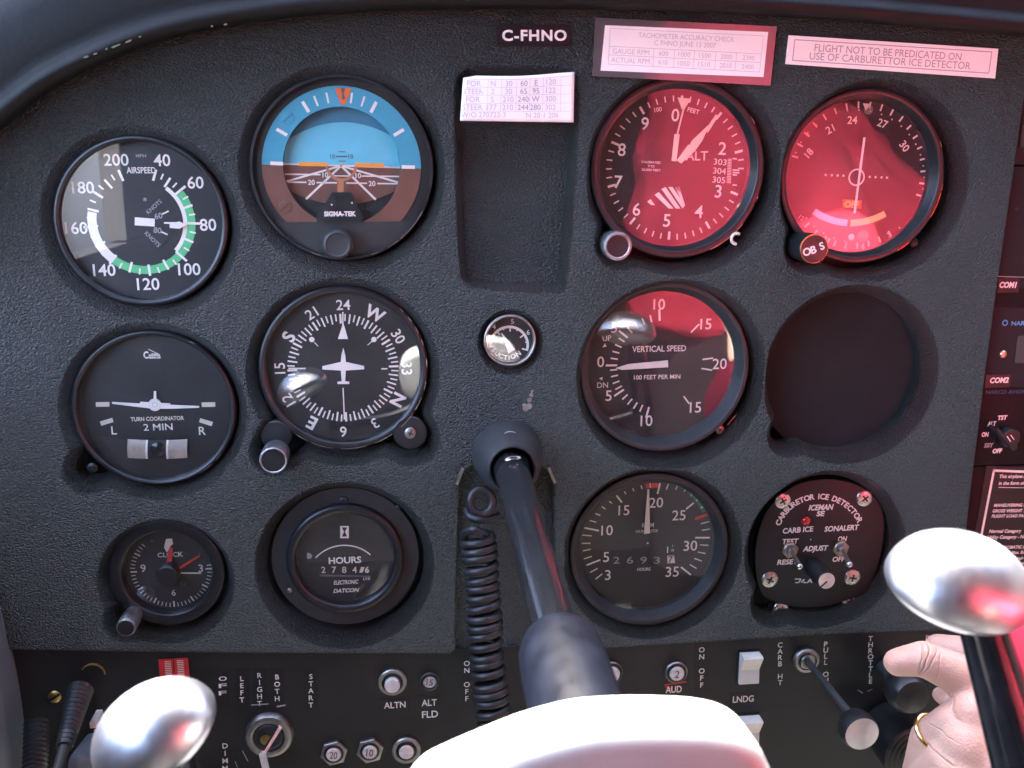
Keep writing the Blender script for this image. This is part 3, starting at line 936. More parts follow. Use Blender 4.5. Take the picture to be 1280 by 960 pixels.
g.line((462, 186), (512, 210), 3, z, 'maker_lettering'); g.line((475, 208), (512, 210), 3, z, 'maker_lettering')
g.arc((500, 440), 228, 231, -100, 195, z, 'groove_marking')
za = -8.4
g.shape([(280, 450), (418, 458), (422, 449), (470, 452), (470, 482), (420, 476), (280, 459)], za, 'miniature_aeroplane', thick=0.4)
g.shape([(515, 455), (570, 457), (572, 464), (715, 471), (715, 479), (572, 484), (515, 484)], za, 'miniature_aeroplane', thick=0.4)
g.shape([(489, 396), (500, 396), (502, 440), (488, 440)], za, 'miniature_aeroplane', thick=0.4)
g.dot(494, 464, 33, za + 0.05, 'miniature_aeroplane')
g.arc((494, 464), 12, 14, 0, 360, za + 0.12, 'hub_ring_marking')
g.arc((494, 464), 27, 28, 0, 360, za + 0.12, 'hub_ring_marking')
# inclinometer: curved tube with two index wires and the black ball
zt = -9.2
def tubeseg(u0, u1, part, h=47, bulge=0.9):
    v, f = [], []
    n, m = 12, 8
    for i in range(n + 1):
        u = u0 + (u1 - u0) * i / n
        dv = 6 * ((u - 508) / 150.0) ** 2
        for j in range(m + 1):
            t = -1 + 2 * j / m
            p = g.L(u, 688 - dv + t * h, zt)
            v.append((p.x, p.y, zt + bulge * (1 - t * t)))
    for i in range(n):
        for j in range(m):
            a = i * (m + 1) + j
            f.append((a, a + 1, a + m + 2, a + m + 1))
    g.mb(part).add((v, f))
tubeseg(359, 448, 'ball_tube'); tubeseg(563, 657, 'ball_tube')
tubeseg(449, 460, 'index_wire', bulge=1.2); tubeseg(553, 563, 'index_wire', bulge=1.2)
tubeseg(460, 553, 'tube_liquid', bulge=0.7)
p = g.L(510, 688, zt)
g.mb('ball').add(ellipsoid(43 / 4 * g.k, 45 / 4 * g.k, 1.6, 32, 16), (p.x, p.y, zt))
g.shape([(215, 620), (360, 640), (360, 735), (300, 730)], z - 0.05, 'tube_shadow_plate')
g.done(small_lettering='cream', bank_marking='cream', ball_tube='tube_cream', tube_liquid='dial', ball='gloss', groove_marking='dial_grey', hub_ring_marking='dim', tube_shadow_plate='dial_grey', miniature_aeroplane='white')
g.screw(182, 780, -5.0, 2.6, mats=('black', 'dial'))
k = g.k
for a0, a1 in ((128, 133), (138, 150), (30, 34)):
    mb = MB(); arc_band(mb, (0, 0), 101.2 * k, 101.8 * k, a0, a1, -3.3, n=12)
    mb.build('worn_edge', 'dull', g.bezel, smooth=0)

# ---- heading indicator
g = Gauge('heading_indicator', 'gyro compass dial with white aeroplane outline and N E S W letters', 'heading indicator', (430, 460), (300, 340, 3.555), -5.5)
g.case(106, 96.5, -3.0, 'bezel', lip=1.6, zd=-8.5)
z = -8.35
c = (459, 428)
for i in range(72):
    a = i * 5 - 1.0
    if i % 2 == 0: g.tick(c, 203, 246, a, 9 if i % 6 == 0 else 7, z)
    else: g.tick(c, 214, 246, a, 6, z)
for i, t in enumerate(('24', 'W', '30', '33', 'N', '3', '6', 'E', '12', '15', 'S', '21')):
    a = 30 * i
    r = 282 if t not in 'WNES' else 280
    h = 46 if t not in ('W', 'N', 'E', 'S') else 56
    g.text(t, c[0] + r * sin(radians(a)), c[1] - r * cos(radians(a)), h, z, rot=a - 0.5, bold=0.03 if h > 50 else 0.01)
g.line((457, 178), (457, 245), 6, z); g.line((458, 515), (464, 655), 5, z)
g.line((215, 428), (292, 429), 6, z); g.line((627, 430), (655, 430), 6, z)
g.shape([(459, 225), (480, 298), (435, 298)], z + 0.1, 'index_marking')
for u, v in ((319, 300), (595, 300)):
    g.dot(u, v, 12, z)
g.line((347, 330), (330, 312), 4, z); g.line((567, 325), (590, 305), 4, z)
zp = -7.3
g.shape([(459, 337), (468, 372), (470, 400), (551, 418), (552, 432), (470, 438), (467, 486), (486, 488), (485, 498), (433, 498), (433, 488), (452, 486), (448, 438), (366, 433), (366, 419), (448, 400), (450, 372)], zp, 'aeroplane_pointer', thick=0.3)
g.arc((460, 440), 168, 170, 0, 360, z, 'groove_marking')
g.done(groove_marking='dial_grey')
zk = 16
k0, k1 = g.L(160, 735, -4), g.L(147, 838, zk)
kr = 64 / 3.555 * lens_scale(341, 575, zk)
kx = g.L(147, 838, zk)
kb = g.part('setting_knob', MB().add(solid([(kr * 0.55, -8), (kr * 0.55, 2), (kr * 0.97, 3), (kr, zk - 1.5), (kr - 0.3, zk - 0.2), (kr - 0.8, zk), (kr - 1.2, zk - 0.4)], 48), (kx.x, kx.y, 0)), 'knurl')
MB().add(disc(kr - 1.0, zk - 0.3, 40), (kx.x, kx.y, 0)).build('knob_face', 'black', kb, smooth=0)
p = g.L(757, 716, -3)
g.part('corner_lug', MB().add(solid([(8.5, -9), (8.5, -3.6), (7.9, -3.0), (0.1, -3.0)], 32), (p.x, p.y, 0)), 'bezel')
g.screw(757, 716, -2.8, 2.9, rot=70, mats=('dull', 'black'))
p = g.L(160, 728, -3)
g.part('corner_lug', MB().add(solid([(7.5, -9), (7.5, -3.6), (6.9, -3.0), (0.1, -3.0)], 32), (p.x, p.y, 0)), 'bezel')
k = g.k
for a0, a1 in ((44, 47), (52, 56), (60, 65), (70, 74), (84, 90), (100, 106), (112, 122), (125, 138), (146, 160), (166, 184), (190, 205), (208, 217), (316, 318)):
    mb = MB(); arc_band(mb, (0, 0), 104.0 * k, 105.2 * k * 0.998, a0, a1, -2.96, n=12)
    mb.build('worn_edge', 'dull', g.bezel, smooth=0)

# ---- suction gauge
g = Gauge('suction_gauge', 'tiny suction gauge in a thin silver ring between the big dials', 'suction gauge', (637, 425), (540, 370, 4.8), -1.5)
g.case(32.5, 29.5, 0.6, 'dull', lip=0.5, zd=-4.0)
z = -3.9
c = (462, 297)
g.arc(c, 104, 119, -95, 108, z)
for a, r in ((-92, 84), (-65, 84), (-40, 84), (-18, 98), (4, 84), (28, 98), (55, 80), (80, 98), (105, 80)):
    g.tick(c, r, 108, a, 9 if r < 90 else 8, z)
for t, u, v in (('4', 372, 184), ('5', 483, 153), ('6', 577, 218)):
    g.text(t, u, v, 30, z, bold=0.01)
for ch, u, v, r in (('S', 371, 323, 48), ('U', 392, 345, 35), ('C', 415, 360, 18), ('T', 441, 369, 6), ('I', 462, 370, 0), ('O', 486, 362, -14), ('N', 517, 346, -32)):
    g.text(ch, u, v, 29, z, rot=r, bold=0.03)
g.text('IN', 430, 322, 9, z)
g.shape([(414, 222), (424, 226), (497, 322), (458, 346)], -3.0, 'pointer', thick=0.2)
g.done()

# ---- vertical speed indicator
g = Gauge('vertical_speed_indicator', 'vertical speed dial with a single white pointer at zero', 'vertical speed indicator', (827, 457), (710, 340, 3.84), -12.0)
g.case(104, 98, -5.0, 'bezel_grey', lip=0.6, r_glass=91, zd=-15.5)
z = -15.35
c = (446, 445)
for v, a in ((0, 0),):
    pass
for i, a in enumerate((0, 13.5, 26, 38.5, 50.5, 0)):
    pass
up = [(0, 270.5, 1), (1, 278.5, 0), (2, 286.5, 0), (3, 294.5, 0), (4, 302.5, 0), (5, 309, 1), (6, 317.5, 0), (7, 327, 0), (8, 336.5, 0), (9, 346, 0), (10, 356.5, 1)]
dn = [(1, 265, 0), (2, 257.5, 0), (3, 249.5, 0), (4, 242, 0), (5, 236.5, 1), (6, 228, 0), (7, 219.5, 0), (8, 211, 0), (9, 203, 0), (10, 194, 1)]
for n_, a, big in up + dn:
    g.tick(c, 208, 262 if big else 242, a, 9 if big else 7, z)
for p, q in (((590, 290), (630, 250)), ((645, 420), (697, 413)), ((640, 463), (692, 471)), ((555, 596), (582, 633))):
    g.line(p, q, 7, z)
for t, u, v in (('0', 157, 431), ('5', 222, 267), ('10', 438, 155), ('15', 662, 250), ('20', 728, 441), ('15', 612, 650), ('10', 377, 714), ('5', 195, 594)):
    g.text(t, u, v, 52, z, bold=0.006)
g.text('VERTICAL SPEED', 438, 368, 29, z, w=256, bold=0.012)
g.text('100 FEET PER MIN', 428, 504, 21, z, w=222, bold=0.012)
g.text('UP', 187, 318, 26, z, bold=0.0, rot=-6); g.text('DN', 166, 543, 27, z, bold=0.0)
g.shape([(165, 362), (185, 358), (178, 342)], z, 'lettering'); g.shape([(150, 510), (166, 504), (164, 520)], z, 'lettering')
g.shape([(480, 424), (481, 457), (292, 468), (258, 470), (229, 462), (258, 452), (292, 442)], -13.6, 'pointer', thick=0.3)
g.done()
g.screw(728, 755, -9.0, 2.6, rot=50, mats=('dull', 'black'))
g.line((765, 735), (806, 686), 4, -8, 'scratch_marking'); g.line((600, 845), (622, 798), 3, -8, 'scratch_marking')
g.ink = {'scratch_marking': g.ink['scratch_marking']}
g.done(scratch_marking='dull')

# ---- blank plate in the empty opening
p0 = P(1058, 468, -13)
o = MB().add(lathe([(0.01, -16.0), (8, -15.9), (30, -15.4), (46, -15)], 96)).build('blanking_plate', 'blank', None)
o.matrix_world = Matrix.Translation(Vector((p0.x, 0, p0.z)) * 0.001) @ FLAT_TO_PANEL
tag(o, 'plain dark blanking plate in the empty dial opening', 'cover plate')

# ---- clock
g = Gauge('clock', 'small black clock with red hands and a silver setting knob', 'clock', (211, 713), (120, 630, 4.8), -8.0)
g.case(72, 57, -4.0, 'bezel', lip=0.8, zd=-11.0)
z = -10.85
c = (452, 398)
for i in range(60):
    a = i * 6
    if a > 318 or a < 84 : continue
    g.tick(c, 205 if i % 5 == 0 else 216, 243, a, 9 if i % 5 == 0 else 5, z, 'scale_marking')
for t, u, v in (('9', 283, 386), ('3', 628, 386), ('6', 466, 532)):
    g.text(t, u, v, 46 if t != '6' else 36, z, bold=0.01)
g.text('CLOCK', 446, 304, 28, z, w=152, bold=0.02); g.text('TZ', 523, 480, 22, z, part='faint_lettering')
g.dot(335, 222, 7, z, 'faint_lettering'); g.dot(622, 298, 5, z, 'faint_lettering')
g.shape([(420, 210), (455, 208), (463, 240), (450, 250), (425, 292), (408, 260)], -9.9, 'minute_hand', thick=0.2)
g.line((498, 414), (630, 415), 10, -10.1, 'minute_hand')
g.shape([(422, 370), (430, 290), (446, 250), (460, 272), (455, 370)], -9.6, 'hour_hand', thick=0.2)
g.line((480, 398), (622, 310), 17, -9.4, 'second_hand', w2=12)
g.done(minute_hand='cream', hour_hand='red', second_hand='red', scale_marking='pale', lettering='pale', faint_lettering='faint')
p = g.L(425, 435, -4); kr = 68 / 4.8 * g.k
g.part('centre_knob', MB().add(solid([(kr, -11), (kr, -4), (kr - 0.6, -3.2), (0.1, -3)], 40), (p.x, p.y, 0)), 'bezel')
zk = 12; kr = 60 / 4.8 * lens_scale(158, 780, zk)
p = g.L(178, 745, zk)
kb = g.part('setting_knob', MB().add(solid([(kr * 0.9, -10), (kr * 0.9, 0), (kr, 1), (kr, zk - 1), (kr - 0.5, zk), (0.1, zk)], 40), (p.x, p.y, 0)), 'knurl')
MB().add(disc(kr - 0.8, zk + 0.08, 32), (p.x, p.y, 0)).build('knob_face', 'black', kb, smooth=0)

# ---- engine hour meter
g = Gauge('hour_meter', 'round hour meter reading 2784 under an hourglass symbol', 'hour meter', (432, 697), (310, 590, 4.0), -7.0)
g.case(73, 62, -3.5, 'bezel', lip=1.6, zd=-9.0)
k = g.k
p = g.L(487, 422, -7)
g.part('mounting_flange', MB().add(lathe([(93 * k, -18), (93 * k, -8.5), (92 * k, -7.8), (72.5 * k, -7.6)], 96)), 'bezel_grey')
z = -8.85
g.arc((482, 540), 184, 190, -48, 46, z)
g.text('HOURS', 485, 441, 32, z, w=162, bold=0.025)
for t, u in (('2', 377), ('7', 430), ('8', 481), ('4', 533)):
    g.text(t, u, 489, 32, z + 0.05, bold=0.01, part='counter_digits_lettering')
g.shape([(565, 475), (583, 475), (573, 503), (556, 503)], z + 0.05, 'counter_digits_lettering')
g.text('6', 595, 489, 28, z + 0.05, bold=0.05, part='counter_digits_lettering')
g.shape([(360, 512), (610, 518), (615, 526), (356, 522)], z + 0.03, 'counter_sill')
g.text('1/10', 593, 534, 13, z, w=34); g.text('ELECTRONIC', 490, 551, 20, z, w=124, bold=0.02, shear=0.2); g.text('DATCON', 491, 592, 19, z, w=132, bold=0.035, shear=0.3)
for p_, q_, w in (((461, 272), (504, 272), 4), ((461, 329), (504, 329), 4), ((463, 270), (463, 331), 4), ((502, 270), (502, 331), 4)):
    g.line(p_, q_, w, z)
g.shape([(469, 277), (496, 277), (485, 299), (496, 323), (469, 323), (480, 299)], z + 0.03, 'symbol_marking_dark')
g.shape([(464, 273), (501, 273), (501, 328), (464, 328)], z - 0.03, 'symbol_marking')
g.shape([(297, 402), (312, 408), (322, 418), (315, 432), (298, 436), (294, 422)], z + 0.03, 'paint_chip_marking')
g.done(counter_digits_lettering='cream', symbol_marking='white', symbol_marking_dark='dial', counter_sill='faint', paint_chip_marking='dim')
g.screw(478, 145, -7.2, 2.6, mats=('bezel_grey', 'dial'))
g.screw(750, 178, -7.2, 1.4, mats=('bezel', 'dial')); g.screw(208, 592, -7.2, 1.3, mats=('dull', 'dial'))

# ---- tachometer
g = Gauge('tachometer', 'engine tachometer numbered 3 to 35 with a green arc and red line', 'tachometer', (809, 683), (700, 580, 4.365), -11.0)
g.case(97.5, 90.5, -5.0, 'bezel_grey', lip=0.6, r_glass=84, zd=-14.5)
z = -14.35
def tp(u, v): return (u, v)
c = (468, 425)
major = [((145, 552), (220, 523)), ((133, 348), (212, 364)), ((308, 172), (338, 210)), ((546, 105), (532, 163)), ((688, 246), (730, 212)), ((738, 402), (817, 402)), ((660, 562), (714, 605))]
minor = [((164, 592), (205, 570)), ((194, 628), (230, 600)), ((130, 518), (174, 504)), ((124, 474), (168, 465)), ((118, 433), (166, 433)), ((123, 388), (172, 392)),
         ((162, 308), (198, 318)), ((193, 270), (220, 281)), ((228, 232), (248, 246)), ((268, 204), (284, 215)), ((350, 150), (360, 164)), ((396, 132), (404, 148)), ((442, 118), (448, 136)), ((491, 105), (494, 130)),
         ((592, 108), (580, 140)), ((640, 118), (632, 140)), ((690, 135), (676, 150)), ((722, 162), (712, 176)), ((756, 192), (742, 202)), ((782, 232), (768, 240)),
         ((768, 326), (815, 314)), ((774, 362), (818, 355)), ((764, 441), (810, 444)), ((752, 480), (795, 489)), ((733, 515), (774, 530)), ((708, 548), (745, 570))]
for p, q in major: g.line(p, q, 9, z)
for p, q in minor: g.line(p, q, 6, z)
for t, u, v in (('3', 261, 606), ('5', 252, 508), ('10', 257, 362), ('15', 349, 253), ('20', 525, 211), ('25', 649, 280), ('30', 712, 446), ('35', 613, 588)):
    g.text(t, u, v, 56, z, bold=0.004)
gp = [((640, 122), (668, 104)), ((690, 146), (716, 128)), ((728, 188), (758, 170)), ((758, 232), (790, 222)), ((778, 268), (800, 262))]
for i in range(len(gp) - 1):
    (a, b), (a2, b2) = gp[i], gp[i + 1]
    g.shape([a, a2, (a2[0] + 22, a2[1] - 10), (a[0] + 20, a[1] - 14)], z - 0.06, 'green_arc_marking')
g.line((738, 300), (818, 271), 16, z + 0.05, 'red_line_marking')
g.shape([(465, 108), (545, 104), (540, 128), (470, 132)], z - 0.05, 'red_line_marking')
g.text('R P M', 480, 334, 24, z, w=64, part='small_lettering', bold=0.02); g.text('HUNDREDS', 474, 366, 16, z, w=118, part='small_lettering', bold=0.01)
g.text('HOURS', 458, 574, 16, z, w=72, part='small_lettering', bold=0.03)
for t, u in (('2', 308), ('6', 382), ('9', 456), ('3', 528)):
    g.text(t, u, 525, 38, z + 0.02, w=34, part='counter_lettering', bold=0.0)
g.text('1', 587, 468, 34, z, bold=0.01); g.text('1', 615, 447, 12, z); g.text('10', 615, 471, 12, z)
g.shape([(585, 500), (622, 498), (628, 540), (586, 542)], z + 0.02, 'tenths_drum'); g.text('7', 604, 520, 36, z + 0.1, part='tenths_lettering', bold=0.03)
g.shape([(478, 138), (487, 138), (491, 378), (458, 382)], -12.6, 'needle', thick=0.3)
g.dot(478, 432, 5, z, 'small_lettering')
g.done(green_arc_marking='dgreen', red_line_marking='red', small_lettering='pale', counter_lettering='dim', tenths_drum='cream', tenths_lettering='inkdark', needle='cream')
g.screw(786, 730, -9.0, 3.0, rot=30, mats=('bezel_grey', 'dial'))
g.screw(160, 755, -9.0, 1.6, rot=30, mats=('dull', 'dial'))

# ---- carburettor ice detector
g = Gauge('carburettor_ice_detector', 'black ice detector plate with two toggle switches and steel screws', 'ice detector', (1026, 685), (920, 590, 4.573), -7.5)
z0 = -8.0
pl = [(270, 120), (340, 75), (430, 48), (530, 40), (640, 55), (740, 95), (800, 150), (840, 230), (850, 330), (835, 440), (812, 540), (780, 620), (750, 690), (650, 730), (520, 765), (400, 778), (300, 765), (210, 740), (150, 700), (120, 620), (108, 520), (112, 420), (135, 320), (180, 215)]
pq = [g.L(p.x, p.y, z0) for p in spline([(*q, 0) for q in pl + pl[:1]], 4)[:-1]]
g.part('face_plate', MB().add(pillow(pq, z0 - 4, z0, 0.6, 3)), 'dial')
z = z0 + 0.12
def arc_text(s, c, r, a0, a1, h, z, part='lettering', bold=0.03):
    ws = [words_mesh(ch, bold)[1] if ch != ' ' else 0.45 for ch in s]
    pad = 0.28; tot = sum(ws) + pad * (len(s) - 1); x = 0
    for ch, w in zip(s, ws):
        a = a0 + (a1 - a0) * (x + w / 2) / tot
        if ch != ' ':
            g.text(ch, c[0] + r * sin(radians(a)), c[1] - r * cos(radians(a)) * 0.93, h, z, rot=a + 2, part=part, bold=bold)
        x += w + pad
arc_text('CARBURETOR ICE DETECTOR', (478, 372), 250, -72, 68, 31, z)
g.text('ICEMAN', 487, 202, 31, z, w=142, bold=0.04, shear=0.25); g.text('SE', 484, 238, 28, z, w=48, bold=0.04, shear=0.15)
g.text('CARB ICE', 355, 331, 30, z, w=172, bold=0.03, shear=0.1, rot=-2); g.text('SONALERT', 605, 321, 30, z, w=196, bold=0.03, shear=0.15, rot=-1)
g.text('TEST', 312, 396, 28, z, w=92, bold=0.03, shear=0.15); g.text('ON', 609, 382, 28, z, w=52, bold=0.03, shear=0.15)
g.text('ADJUST', 455, 441, 29, z, w=144, bold=0.03, shear=0.2); g.text('RESET', 296, 514, 28, z, w=120, bold=0.03, shear=0.15); g.text('OFF', 588, 498, 28, z, w=72, bold=0.03, shear=0.15)
for p, q, w in (((336, 612), (372, 612), 5), ((360, 632), (338, 632), 5), ((372, 612), (356, 634), 6), ((372, 632), (390, 612), 6), ((384, 632), (404, 632), 6), ((408, 634), (424, 612), 6), ((424, 612), (434, 634), 6), ((378, 622), (392, 622), 4), ((416, 626), (430, 626), 4)):
    g.line(p, q, w, z, 'maker_symbol_marking')
g.dot(427, 386, 3.5, z, 'maker_symbol_marking')
g.done()
p = g.L(400, 278, z)
g.part('red_lamp', MB().add(solid([(2.6, -8), (2.6, -7.4), (2.2, -6.6), (1.2, -6.0), (0.05, -5.8)], 24), (p.x, p.y, 0)), 'redlamp')
p = g.L(548, 264, z)
g.part('buzzer_hole', MB().add(disc(2.0, z + 0.03, 24), (p.x, p.y, 0)), 'tape', smooth=0)
for (u, v), (u2, v2) in (((313, 450), (366, 545)), ((603, 440), (650, 533))):
    p = g.L(u, v, z0 + 2)
    rt = MB().add(solid([(4.0, z0), (4.0, z0 + 1.8), (3.6, z0 + 2.2), (2.4, z0 + 2.2), (2.4, z0 + 4.2), (2.0, z0 + 4.5), (1.2, z0 + 4.3)], 6 if False else 24), (p.x, p.y, 0)).build('toggle_switch', 'dull', g.root)
    hx = [(4.6 * cos(radians(60 * i + 15)), 4.6 * sin(radians(60 * i + 15))) for i in range(6)]
    MB().add(slab(hx, z0, z0 + 1.7), (p.x, p.y, 0)).build('hex_nut', 'brass', rt, smooth=20)
    q = P(920 + u2 / 4.573, 590 + v2 / 4.573, 14) - g.o
    ed = Vector((q.x, q.z, 14)); st = Vector((p.x, p.y, z0 + 4))
    MB().add(tube([st, st.lerp(ed, 0.5), st.lerp(ed, 0.92)], [0.95, 1.15, 1.5], 14)).build('lever', 'dull', rt)
    MB().add(ellipsoid(1.7, 1.7, 1.7, 20, 12), ed - (ed - st) * 0.06).build('lever_tip', 'silver', rt)
p = g.L(470, 520, z0); q = P(920 + 518 / 4.573, 590 + 622 / 4.573, 10) - g.o
kr = 50 / 4.573 * lens_scale(1033, 726, 10)
kb = g.part('adjust_knob', MB().add(solid([(kr * 1.05, z0), (kr * 1.05, 4), (kr, 4.5), (kr, 9.6), (kr - 0.4, 10), (0.05, 10)], 40), (q.x, q.z, 0)), 'black')
m_ = MB().add(disc(kr - 0.35, 10.1, 40), (q.x, q.z, 0))
m_.build('knob_face', 'spun', kb, smooth=0)
m_ = MB(); bar(m_, (q.x - 3.2, q.z - 3.4), (q.x + 0.2, q.z - 0.2), 0.9, 10.2); m_.build('pointer_line_marking', 'black', kb, smooth=0)
for u, v, r, a in ((268, 165, 4.3, 30), (736, 150, 4.6, 40), (193, 616, 4.6, 65), (666, 604, 4.6, 80), (652, 736, 4.6, 85), (256, 785, 4.3, 70)):
    g.screw(u, v, z0 + (0.2 if v < 700 else -1.5), r, rot=a, mats=('silver', 'dial'))

# ================================================================== PLACARDS
def placard(name, label, cat, corners, d, thick, mat_, group=None):
    """Flat card from four photo corners (tl, tr, br, bl)."""
    q = [Vector(L2(*c, d)) for c in corners]
    ctr = sum(q, Vector((0, 0))) / 4
    root = thing(name, label, cat, (ctr.x, 0, ctr.y))
    loc = [p - ctr for p in q]
    MB().add(slab([loc[3], loc[2], loc[1], loc[0]], d - thick, d)).build('card', mat_, root, smooth=0)
    def at(s, t):       # 0..1 across, 0..1 down
        a = loc[0].lerp(loc[1], s); b = loc[3].lerp(loc[2], s)
        return a.lerp(b, t)
    ang = -math.degrees(atan2((loc[1] - loc[0]).y, (loc[1] - loc[0]).x))
    W = (loc[1] - loc[0]).length; Hh = (loc[3] - loc[0]).length
    return root, at, ang, W, Hh

root, at, ang, W, Hh = placard('registration_placard', 'black tape strip lettered C-FHNO in white', 'placard', ((621, 31), (713, 31), (713, 58), (621, 57)), 0.5, 0.6, 'tape')
m_ = MB(); p = at(0.51, 0.5); put_text(m_, 'C-FHNO', p.x, p.y, 0.6, Hh * 0.52, W * 0.88, ang, 0.03, space=1.12); m_.build('lettering', 'white', root, smooth=0)

root, at, ang, W, Hh = placard('tachometer_check_card', 'laminated tachometer accuracy card with a reddish clear border', 'placard', ((744, 22), (971, 33), (963, 107), (740, 95)), 0.9, 0.5, 'laminate')
m_ = MB(); c4 = [at(0.055, 0.12), at(0.955, 0.10), at(0.955, 0.86), at(0.045, 0.90)]
m_.add(poly([c4[3], c4[2], c4[1], c4[0]], 1.0)); m_.build('paper_insert', 'paper', root, smooth=0)
m_ = MB()
def gl(a, b, w=0.22, zz=1.05): bar(m_, at(*a), at(*b), w, zz)
for t_ in (0.17, 0.475, 0.62, 0.78): gl((0.085, t_), (0.93, t_))
for s_ in (0.085, 0.93): gl((s_, 0.17), (s_, 0.78))
for s_ in (0.33, 0.445, 0.555, 0.675, 0.79): gl((s_, 0.475), (s_, 0.78))
m_.build('table_line_marking', 'ink_pale', root, smooth=0)
m_ = MB()
def pt(s, a, b, h, w=None, bold=0.0): 
    p = at(a, b); put_text(m_, s, p.x, p.y, 1.06, h, w, ang, bold)
pt('TACHOMETER ACCURACY CHECK', 0.505, 0.255, 2.3, W * 0.53); pt('C FHNO JUNE 13 2007', 0.50, 0.385, 2.3, W * 0.34)
pt('GAUGE RPM', 0.205, 0.55, 2.3, W * 0.2); pt('ACTUAL RPM', 0.205, 0.70, 2.3, W * 0.21)
for i, (a, b) in enumerate((('600', '610'), ('1000', '1050'), ('1500', '1510'), ('2000', '2010'), ('2390', '2400'))):
    s_ = (0.385, 0.5, 0.615, 0.735, 0.86)[i]
    pt(a, s_, 0.55, 2.2, W * (0.05 if i == 0 else 0.066)); pt(b, s_, 0.70, 2.2, W * (0.05 if i == 0 else 0.066))
m_.build('lettering', 'ink_pale', root, smooth=0)

root, at, ang, W, Hh = placard('warning_placard', 'narrow white warning strip about flight and carburettor ice', 'placard', ((986, 44), (1248, 61), (1244, 98), (982, 80)), 0.6, 0.7, 'paper')
m_ = MB()
for a, b in (((0.03, 0.14), (0.97, 0.12)), ((0.97, 0.12), (0.965, 0.84)), ((0.965, 0.84), (0.03, 0.86)), ((0.03, 0.86), (0.03, 0.14))): gl(a, b, 0.4, 0.68)
p = at(0.475, 0.36); put_text(m_, 'FLIGHT NOT TO BE PREDICATED ON', p.x, p.y, 0.7, 3.4, W * 0.70, ang, 0.0)
p = at(0.49, 0.65); put_text(m_, 'USE OF CARBURETTOR ICE DETECTOR', p.x, p.y, 0.7, 3.4, W * 0.77, ang, 0.0)
m_.build('lettering', 'ink', root, smooth=0)

# compass card, slightly curled, glued over the pocket
q0 = [P(*c, 1.5) for c in ((579, 95), (718, 90), (717, 153), (575, 151))]
ctr = sum(q0, Vector()) / 4
root = thing('compass_card', 'white compass correction card with faint figures above the empty pocket', 'placard', (ctr.x, 0, ctr.z))
lc = [Vector((p.x - ctr.x, p.z - ctr.z)) for p in q0]
def cat_(s, t):
    a = lc[0].lerp(lc[1], s); b = lc[3].lerp(lc[2], s); p = a.lerp(b, t)
    wav = 1.3 * sin(pi * s) ** 2 * (1 - t) + 0.5 * sin(2 * pi * s) * (1 - t)
    return Vector((p.x, p.y - 0.9 * (1 - t) ** 2 * sin(pi * s) ** 2 + (0.8 * max(0, 1 - s * 9) * -(1 - t) ** 6), 1.5 + wav * 0.8))
v, f = [], []; N1, N2 = 30, 12
for j in range(N2 + 1):
    for i in range(N1 + 1): v.append(cat_(i / N1, j / N2))
for j in range(N2):
    for i in range(N1):
        a = j * (N1 + 1) + i; f.append((a, a + 1, a + N1 + 2, a + N1 + 1))
crd = MB().add((v, f)).build('card', 'paper', root, smooth=60)
sm = crd.modifiers.new('thickness', 'SOLIDIFY'); sm.thickness = 0.0003; sm.offset = -1
m_ = MB(); ang = -math.degrees(atan2((lc[1] - lc[0]).y, (lc[1] - lc[0]).x)); W = (lc[1] - lc[0]).length
rows = [('FOR', 'N', '30', '60', 'E', '120'), ('STEER', '2', '30', '65', '95', '122'), ('FOR', 'S', '210', '240', 'W', '300'), ('STEER', '177', '210', '244', '280', '302')]
for r_, row in enumerate(rows):
    for i, s in enumerate(row):
        p = cat_((0.10, 0.27, 0.41, 0.545, 0.655, 0.79)[i], 0.17 + 0.175 * r_)
        put_text(m_, s, p.x, p.y, p.z + 0.2, 2.5, None, ang + 2, 0.0, m=(1 if i in (3, 4) else 0))
for s, a in (('W/O 270722-3', 0.2), ('N 20 1 206', 0.72)):
    p = cat_(a, 0.86); put_text(m_, s, p.x, p.y, p.z + 0.2, 2.4, None, ang + 2)
for t_ in (0.08, 0.255, 0.43, 0.61, 0.78):
    for i in range(10):
        p, q = cat_(0.03 + 0.094 * i, t_), cat_(0.03 + 0.094 * (i + 1), t_)
        bar(m_, p, q, 0.15, max(p.z, q.z) + 0.15)
for s_ in (0.225, 0.345, 0.48, 0.60, 0.72, 0.88):
    p, q = cat_(s_, 0.08), cat_(s_, 0.78); bar(m_, p, q, 0.15, max(p.z, q.z) + 0.15)
o = m_.build('lettering', ['ink_pale', 'ink'], root, smooth=0)

# ================================================================== GLARESHIELD
arc = spline([(a, b, 0) for a, b in [(-160, 330), (-110, 270)] + top_arc + [(1380, 52), (1480, 66)]], 6)
arc_p = [Vector((P(q.x, q.y, 6).x, P(q.x, q.y, 6).z)) for q in arc]
prof = [(-8, 4.5), (-2, 3.6), (4, 3.0), (8, 3.2), (10.8, 4.4), (12.2, 6.4), (12.0, 8.4), (10.6, 10.2), (9.2, 11.6), (8.8, 13.2), (9.4, 16), (10.2, 22), (10.4, 32), (9, 42), (3, 48), (-6, 51), (-20, 52.5), (-60, 53), (-160, 54)]
v, f = [], []
for i, p in enumerate(arc_p):
    a, b = arc_p[max(0, i - 1)], arc_p[min(len(arc_p) - 1, i + 1)]
    t = (b - a).normalized(); nr = Vector((-t.y, t.x))
    if nr.y < 0: nr = -nr
    for d_, n_ in prof:
        top = max(0.0, min(1.0, (p.x + 75) / 60.0)) * max(0.0, min(1.0, (n_ - 14) / 30.0)) * 22  # extra pad height out of view, added to shade the yoke collar
        w = p + nr * (n_ + top - 4.4)
        v.append((w.x, -d_, w.y))
m = len(prof)
